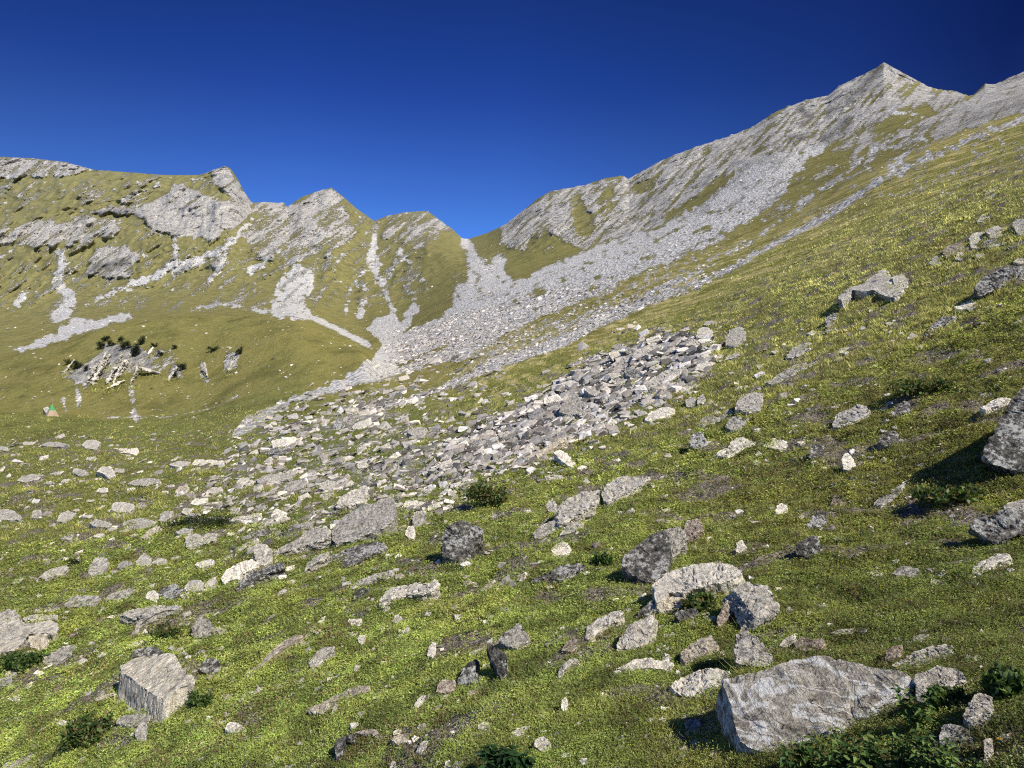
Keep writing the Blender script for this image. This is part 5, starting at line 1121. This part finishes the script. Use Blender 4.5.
def leafy_plant(label, px, py, hpx, stems, spread, seed, cols=HB, leaf=11, group='leafy plants in front of the veined boulder', name='nettle'):
    r = random.Random(seed); p = at(px, py); u = p.y/F*.97; p = p*.97
    e = bpy.data.objects.new(name, None); e.location = p; col.objects.link(e); tag(e, name, label, 'plant', group)
    V, C = [], []; 
    for s in range(stems):
        a = r.uniform(0, math.tau); rad = r.uniform(0, spread)*u; h = hpx*u*r.uniform(.6, 1.05); lean = Vector((r.gauss(0, .22), r.gauss(-.1, .22), 1)).normalized()
        b = Vector((math.cos(a)*rad, math.sin(a)*rad*.5, -.02)); k_ = max(5, int(h/(u*5.5)))
        pts = [b+lean*h*t+Vector((0, 0, -.10*h*t*t)) for t in (0, .35, .7, 1)]
        tapered(pts, .0028, .0012, MAT['plant_stem'], 'stem', e)
        for i in range(k_):
            t = .15+.85*i/k_; c = b+lean*h*t; tw = i*1.9+a
            for sgn in (0, math.pi):
                d = Vector((math.cos(tw+sgn), math.sin(tw+sgn), r.uniform(-.35, .35))).normalized()
                L_ = 1.25*leaf*u*r.uniform(.7, 1.1)*(1.15-.55*t); sd = d.cross(Vector((0, 0, 1))).normalized()*L_*.27
                tip = c+d*L_+Vector((0, 0, -.22*L_)); m1 = c+d*L_*.4+Vector((0, 0, .06*L_))
                V += [c, m1+sd, tip, m1-sd]; cc = cols[r.randrange(len(cols))]; g_ = r.uniform(.8, 1.5); C += [(cc[0]*g_, cc[1]*g_, cc[2]*g_, 1)]*4
    numpy_mesh('foliage', np.array([tuple(v) for v in V]), np.arange(len(V)), 4, MAT['plant'], False, np.array(C), e)
MAT['plant_stem'] = simple('plant_stem', (.06,.08,.03))
for i, (lab, px, py, h, st, sp) in enumerate([
  ('leafy nettle at the left of the clump under the veined boulder', 806, 765, 40, 7, 18), ('tallest nettle rising in front of the middle of the veined boulder', 846, 772, 60, 9, 24),
  ('nettle between the tallest one and the right end of the boulder', 874, 768, 46, 8, 20), ('nettle spilling over at the bottom edge under the boulder', 832, 785, 38, 8, 26),
  ('dark nettle at the lower right foot of the veined boulder', 902, 765, 46, 8, 20), ('tall thin nettle at the right end of the veined boulder', 912, 722, 66, 4, 8),
  ('low nettle clump left of the smooth grey slab', 927, 775, 48, 10, 24), ('broad nettle clump at the bottom edge below the smooth slab', 960, 783, 38, 9, 24)]):
    leafy_plant(lab, px, py, h, st, sp, 40+i)
leafy_plant('dark green pointed leafy clump at the bottom edge left of the white stones', 505, 762, 24, 16, 26, 77, cols=[(.022,.055,.020),(.035,.08,.025)], leaf=12, group=None, name='leafy_clump')
# the yellow flower
def flower():
    p = at(999, 749); u = p.y/F
    e = bpy.data.objects.new('yellow_flower', None); e.location = p; col.objects.link(e); tag(e, 'yellow_flower', 'single bright yellow flower in the turf by the pale stone', 'flower')
    tapered([(0,0,-.01),(0.002,0,.02),(0,0,.04)], .0015, .001, MAT['plant_stem'], 'stem', e)
    V = []; 
    for i in range(18):
        a = i*math.tau/18; r_ = 2.6*u; d = Vector((math.cos(a), math.sin(a), .35)).normalized(); s_ = d.cross(Vector((0,0,1))).normalized()*r_*.22
        b = Vector((0,0,.04)); V += [b, b+d*r_*.6+s_, b+d*r_, b+d*r_*.6-s_]
    numpy_mesh('petals', np.array([tuple(v) for v in V]), np.arange(len(V)), 4, simple('yellow_petal', (.75,.42,.01)), False, None, e)
flower()

# ------------------------------------------------------------------ little tent with a pole on the lip of the meadow
def tent():
    p = at(52, 416); u = p.y/F; p.z -= .1
    e = bpy.data.objects.new('tent', None); e.location = p; col.objects.link(e)
    tag(e, 'tent', 'small cream tent with a green top and a pole on the far meadow edge', 'tent')
    def cone(name, z0, z1, r0, r1, mat, n=6):
        bm = bmesh.new(); A = []; B = []
        for i in range(n):
            a = math.tau*i/n+.4; f_ = 1+.06*math.sin(i*2.3)
            A.append(bm.verts.new((math.cos(a)*r0*f_, math.sin(a)*r0*f_, z0))); B.append(bm.verts.new((math.cos(a)*r1*f_, math.sin(a)*r1*f_, z1)))
        for i in range(n): bm.faces.new((A[i], A[(i+1) % n], B[(i+1) % n], B[i]))
        bm.faces.new(B); bm.faces.new(A[::-1])
        bmesh.ops.subdivide_edges(bm, edges=bm.edges[:], cuts=2)
        for v in bm.verts: v.co.x += .02*math.sin(v.co.z*9+v.co.y*5)
        me = bpy.data.meshes.new(name); bm.to_mesh(me); bm.free(); me.materials.append(mat); o = bpy.data.objects.new(name, me); col.objects.link(o); o.parent = e
    cone('canvas', 0, 6.5*u, 6.3*u, 3.0*u, simple('cream_canvas', (.52,.40,.27)))
    cone('green_top', 6.5*u, 12.5*u, 3.1*u, .35*u, simple('green_cloth', (.10,.42,.16)))
    tapered([(.2*u,0,0),(.5*u,0,10*u),(.6*u,0,20*u)], .35*u, .28*u, simple('pole_wood', (.42,.33,.20)), 'pole', e)
tent()
slab('rock', 'grey rock standing behind the left side of the tent', [(43,408),(48,406.5),(50,409),(48,414),(45,412)], 'grey', n=st_, t=.8)

# ------------------------------------------------------------------ turf
def turf(n_tuft, name, ylo, yhi):
    d = ((gy > ylo) & (gy < yhi)).astype(float)
    lim = np.where(gx < 440, 425, 470-(gx-512)*.46-20)     # the near slope reaches higher at the right
    d = d*np.where(gx < 440, gy > lim-20, sstep(lim-170, lim-10, gy))
    px, py = scatter(d*(1-.55*RUBB)*(1-.75*MOUND)*(.60+.40*sstep(420, 620, gy)), n_tuft, False)
    n_tuft = len(px)
    cj = np.clip(np.searchsorted(cols_, px), 1, NC-1)
    V = vis[:, :]
    Y0 = np.empty(n_tuft); R0 = np.empty(n_tuft)
    order = np.argsort(cj, kind='stable')
    for j in np.unique(cj):
        m = np.where(cj == j)[0]
        cseq = -V[:, j]; r = np.searchsorted(cseq, -py[m]); r = np.clip(r, 1, NR-1)
        a, b = V[r-1, j], V[r, j]; u = np.clip((a-py[m])/(a-b+1e-9), 0, 1)
        Y0[m] = YY[r-1, j]*(1-u)+YY[r, j]*u; R0[m] = row_feat[r, j]
    sx0 = (px-512)/F*Y0; keep = (rng.random(len(Y0)) > .8*soil_at(sx0, Y0)) & (Y0 < 45+60*rng.random(len(Y0))) & (R0 < 8.9); px, py, Y0 = px[keep], py[keep], Y0[keep]; n = len(px)
    # grass that grows up against the stones
    ex, ey, eY = [], [], []
    for o_, (cx, cy, rx, ry) in zip(rock_boxes, occupied):
        if cy < 330: continue
        M_ = o_.location; w_ = [M_+v.co for v in o_.data.vertices][::3]
        q_ = np.array([(512+F*v.x/v.y, HOR-F*v.z/v.y) for v in w_])
        for _ in range(int(3+rx*2.2)):
            x_ = cx+random.uniform(-1.05, 1.05)*rx; m_ = np.abs(q_[:, 0]-x_) < max(2, rx*.12)
            if not m_.any() or not (2 < x_ < 1022): continue
            y_ = min(cy+ry+4, q_[m_, 1].max())+random.uniform(-1.5, 3.0)
            g_ = at(x_, y_+2); ex.append(x_); eY.append(g_.y); ey.append(HOR-F*g_.z/g_.y)
    px = np.concatenate([px, ex]); py = np.concatenate([py, ey]); Y0 = np.concatenate([Y0, eY]); n_ex = len(ex); n = len(px)
    print('collar tufts', n_ex, 'tufts', n, flush=True)
    P0 = np.stack([(px-512)/F*Y0, Y0, (HOR-py)/F*Y0], -1)
    x, y = P0[:, 0], P0[:, 1]
    patch = fbm(x/1.6, y/1.6, 0*x, 4); patch2 = fbm(x/.5, y/.5, 3+0*x, 3); big_ = fbm(x/7, y/7, 7+0*x, 2)
    right = sstep(560, 900, px)*sstep(6, 12, Y0); far_ = sstep(9, 40, Y0)
    # kind per tuft: 0 short turf, 1 herb leaves, 2 dry grass
    rnd = rng.random(n)
    herb = (rnd < .40+.35*(patch2 > .12)+.15*sstep(620, 800, px)) & (Y0 < 22)
    dryg = (~herb) & (rng.random(n) < .10+.30*right*(1-far_)+.10*far_+.3*(patch > .3)*(1-.7*far_))
    tall = 1+.9*(patch2 > .25)+.4*right; tall[-n_ex:] *= 1.7
    cgreen = np.array([.213,.256,.078]); cyell = np.array([.37,.35,.10]); cdark = np.array([.075,.115,.028]); cstraw = np.array([.52,.43,.21]); cbrown = np.array([.17,.12,.06])
    f1 = np.clip(.5+patch*.9+.55*far_+.45*right+.1*big_, 0, 1)[:, None]
    c = cgreen*(1-f1)+cyell*f1*.85
    c = c*(1-.45*(right*far_)[:, None])+np.array([.36, .335, .15])*.45*(right*far_)[:, None]
    dk = np.clip(patch2*-1.6+.1, 0, 1)[:, None]*.7; c = c*(1-dk)+cdark*dk
    c = np.where(dryg[:, None], c*.72+cstraw*.28, c)
    brn = (rng.random(n) < .05+.30*(patch < -.18)+.25*(patch2 < -.3)+.06*right)[:, None]; c = np.where(brn, cbrown*1.2, c); c = c*((1.80+1.0*right*far_+.45*far_)*np.exp((.62-.3*far_)*patch2+.4*big_+.9*right*far_*fbm(x/.9, y/16, 11+0*x, 3)))[:, None]
    nr_ = (sstep(560, 860, px)*(1-sstep(14, 24, Y0)))[:, None]; c = c*(1-.28*nr_); c = np.where((rng.random((n, 1)) < .16*nr_), cbrown, c)
    c = c*(.62+.70*rng.random((n, 1)))
    c = np.where((herb & (rng.random(n) < .02))[:, None], np.array([.50,.42,.05]), c)
    u = Y0/F
    out = {}
    # blades
    g = np.where(~herb)[0]; kb = 6
    gi = np.repeat(g, kb); m = len(gi); r1 = rng.normal(size=(m, 3))
    hgt = np.maximum(.030, (2.6-1.2*far_[gi])*u[gi])*tall[gi]*(.5+.8*rng.random(m))*np.where(dryg[gi], 1.25-.25*far_[gi], 1); wd = np.maximum(.0022, .42*u[gi])*(.7+.6*rng.random(m))
    spread = np.maximum(.02, 2.2*u[gi])
    b = P0[gi]+np.stack([r1[:, 0]*spread, r1[:, 1]*spread*1.2, np.full(m, -.004)], -1)
    b[:, 2] += (r1[:, 0]*spread)*.28
    lean = rng.normal(size=(m, 2))*.55
    tip = b+np.stack([lean[:, 0]*hgt-.15*hgt, lean[:, 1]*hgt, hgt*(.75+.3*rng.random(m))], -1)
    an = rng.random(m)*math.pi; side = np.stack([np.cos(an), np.sin(an)*.6, np.zeros(m)], -1)*wd[:, None]
    v1 = np.stack([b-side, b+side, tip], 1).reshape(-1, 3)
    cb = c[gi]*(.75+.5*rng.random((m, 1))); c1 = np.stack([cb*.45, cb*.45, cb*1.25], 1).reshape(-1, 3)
    # herb leaves as folded diamonds, two triangles each
    h_ = np.where(herb)[0]; kl = 9; hi = np.repeat(h_, kl); m2 = len(hi)
    s = np.maximum(.0055, .98*u[hi])*(.6+.8*rng.random(m2)); sp = np.maximum(.022, 2.4*u[hi])
    r2 = rng.normal(size=(m2, 3)); cen = P0[hi]+np.stack([r2[:, 0]*sp, r2[:, 1]*sp, np.abs(r2[:, 2])*sp*.7+.004], -1); cen[:, 2] += r2[:, 0]*sp*.28
    nv = rng.normal(size=(m2, 3))*.40+np.array([-.05, -.15, 1]); nv /= np.linalg.norm(nv, axis=1)[:, None]
    t1 = np.cross(nv, rng.normal(size=(m2, 3))); t1 /= np.linalg.norm(t1, axis=1)[:, None]; t2 = np.cross(nv, t1)
    A = cen-t1*s[:, None]; B = cen+t2*s[:, None]*.5; C_ = cen+t1*s[:, None]; D_ = cen-t2*s[:, None]*.5
    v2 = np.stack([A, B, C_, A, C_, D_], 1).reshape(-1, 3)
    cb2 = c[hi]*(.7+.6*rng.random((m2, 1)))*np.array([.91, 1.02, .88]); c2 = np.repeat(cb2, 6, 0)
    v = np.concatenate([v1, v2]); cc_ = np.concatenate([c1, c2]); cc_ = np.concatenate([cc_, np.ones((len(cc_), 1))], 1)
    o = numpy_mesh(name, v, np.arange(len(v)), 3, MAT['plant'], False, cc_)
    o['kind'] = 'stuff'; return o
turf(TUFTS, 'grass', 180, 779)
# tall dry stalks on the right slope
def stalks(n):
    d = ((gy > 400) & (gy > 470-(gx-512)*.45) & (gx > 480)).astype(float)*np.clip(fbm(gx/30, gy/20, 2+0*gx, 2)*2+.3, .05, 1)
    px, py = scatter(d, n); V = []
    for x, y in zip(px, py):
        p = np.array(at(x, y)); u = p[1]/F
        if p[1] > 26: continue
        h = max(.07, 6*u)*random.uniform(.6, 1.5); w = max(.0011, .28*u)
        l = np.array([random.gauss(0, .3), random.gauss(0, .2), 1])*h; s_ = np.array([w, 0, 0])
        m_ = p+l*.55; t = p+l+np.array([random.gauss(-.1, .15)*h, 0, -.05*h])
        V += [p-s_, p+s_, m_+s_*.7, p-s_, m_+s_*.7, m_-s_*.7, m_-s_*.7, m_+s_*.7, t]
    V = np.array(V); c = np.tile([.36, .29, .14, 1.], (len(V), 1))*np.repeat(rng.uniform(.6, 1.1, (len(V)//9, 1)), 9, 0)
    o = numpy_mesh('dry_grass', V, np.arange(len(V)), 3, MAT['plant'], False, c); o['kind'] = 'stuff'
stalks(900)

# ------------------------------------------------------------------ light, sky, camera
az, el = math.radians(SUN_AZ), math.radians(SUN_EL)   # azimuth clockwise from the view direction
sd = Vector((math.sin(az)*math.cos(el), math.cos(az)*math.cos(el), math.sin(el)))
sun = bpy.data.lights.new('sun', 'SUN'); sun.energy = 5.0; sun.angle = math.radians(.53); sun.color = (1, .955, .87)
so = bpy.data.objects.new('sun', sun); so.rotation_euler = sd.to_track_quat('Z', 'Y').to_euler(); col.objects.link(so)
w = bpy.data.worlds.new('World'); scene.world = w; w.use_nodes = True; t = w.node_tree; t.nodes.clear()
sky = t.nodes.new('ShaderNodeTexSky'); sky.sky_type = 'NISHITA'; sky.sun_disc = False; sky.sun_elevation = el; sky.sun_rotation = az
sky.altitude = 2300; sky.air_density = 1.0; sky.dust_density = .15; sky.ozone_density = 2.5
tcn = t.nodes.new('ShaderNodeTexCoord'); sx = t.nodes.new('ShaderNodeSeparateXYZ'); t.links.new(tcn.outputs['Generated'], sx.inputs[0])
# polarised mountain sky: darker to the right and upwards, unseen zenith brightened as added fill
def ramp_(fac, stops):
    r_ = t.nodes.new('ShaderNodeValToRGB'); e = r_.color_ramp.elements
    while len(e) < len(stops): e.new(.5)
    for i_, (q_, c_) in enumerate(stops): e[i_].position = q_; e[i_].color = (c_[0]/2, c_[1]/2, c_[2]/2, 1)
    t.links.new(fac, r_.inputs[0]); return r_.outputs[0]
nrm_ = t.nodes.new('ShaderNodeVectorMath'); nrm_.operation = 'NORMALIZE'; t.links.new(tcn.outputs['Generated'], nrm_.inputs[0]); t.links.new(nrm_.outputs[0], sx.inputs[0])
xm = t.nodes.new('ShaderNodeMath'); xm.operation = 'MULTIPLY_ADD'; xm.inputs[1].default_value = .5; xm.inputs[2].default_value = .5; t.links.new(sx.outputs[0], xm.inputs[0])
rz = ramp_(sx.outputs[2], SKYZ); rx = ramp_(xm.outputs[0], SKYX)
def mul_(a, b, k_):
    m_ = t.nodes.new('ShaderNodeMix'); m_.data_type = 'RGBA'; m_.blend_type = 'MULTIPLY'; m_.inputs[0].default_value = 1; t.links.new(a, m_.inputs[6])
    if isinstance(b, tuple): m_.inputs[7].default_value = b
    else: t.links.new(b, m_.inputs[7])
    return m_.outputs[2]
s4 = mul_(mul_(sky.outputs[0], rz, 2), rx, 2)
mx = t.nodes.new('ShaderNodeVectorMath'); mx.operation = 'SCALE'; mx.inputs['Scale'].default_value = 4; t.links.new(s4, mx.inputs[0])
bg = t.nodes.new('ShaderNodeBackground'); bg.inputs['Strength'].default_value = SKY_STR
ow = t.nodes.new('ShaderNodeOutputWorld'); t.links.new(mx.outputs[0], bg.inputs[0]); t.links.new(bg.outputs[0], ow.inputs[0])
cam = bpy.data.cameras.new('camera'); cam.sensor_width = 36; cam.lens = 36*F/1024; cam.shift_y = (HOR-384)/1024; cam.clip_start = .05; cam.clip_end = 20000
cob = bpy.data.objects.new('camera', cam); cob.rotation_euler = (math.pi/2, 0, 0); col.objects.link(cob); scene.camera = cob
scene.view_settings.view_transform = 'Standard'; scene.view_settings.look = 'None'; scene.view_settings.exposure = 0; scene.view_settings.gamma = 1
scene.render.resolution_x = 1024; scene.render.resolution_y = 768
scene.cycles.max_bounces = 5; scene.cycles.diffuse_bounces = 2; scene.cycles.transparent_max_bounces = 4
scene.cycles.use_denoising = False
scene.cycles.pixel_filter_type = 'BLACKMAN_HARRIS'; scene.cycles.filter_width = 1.15
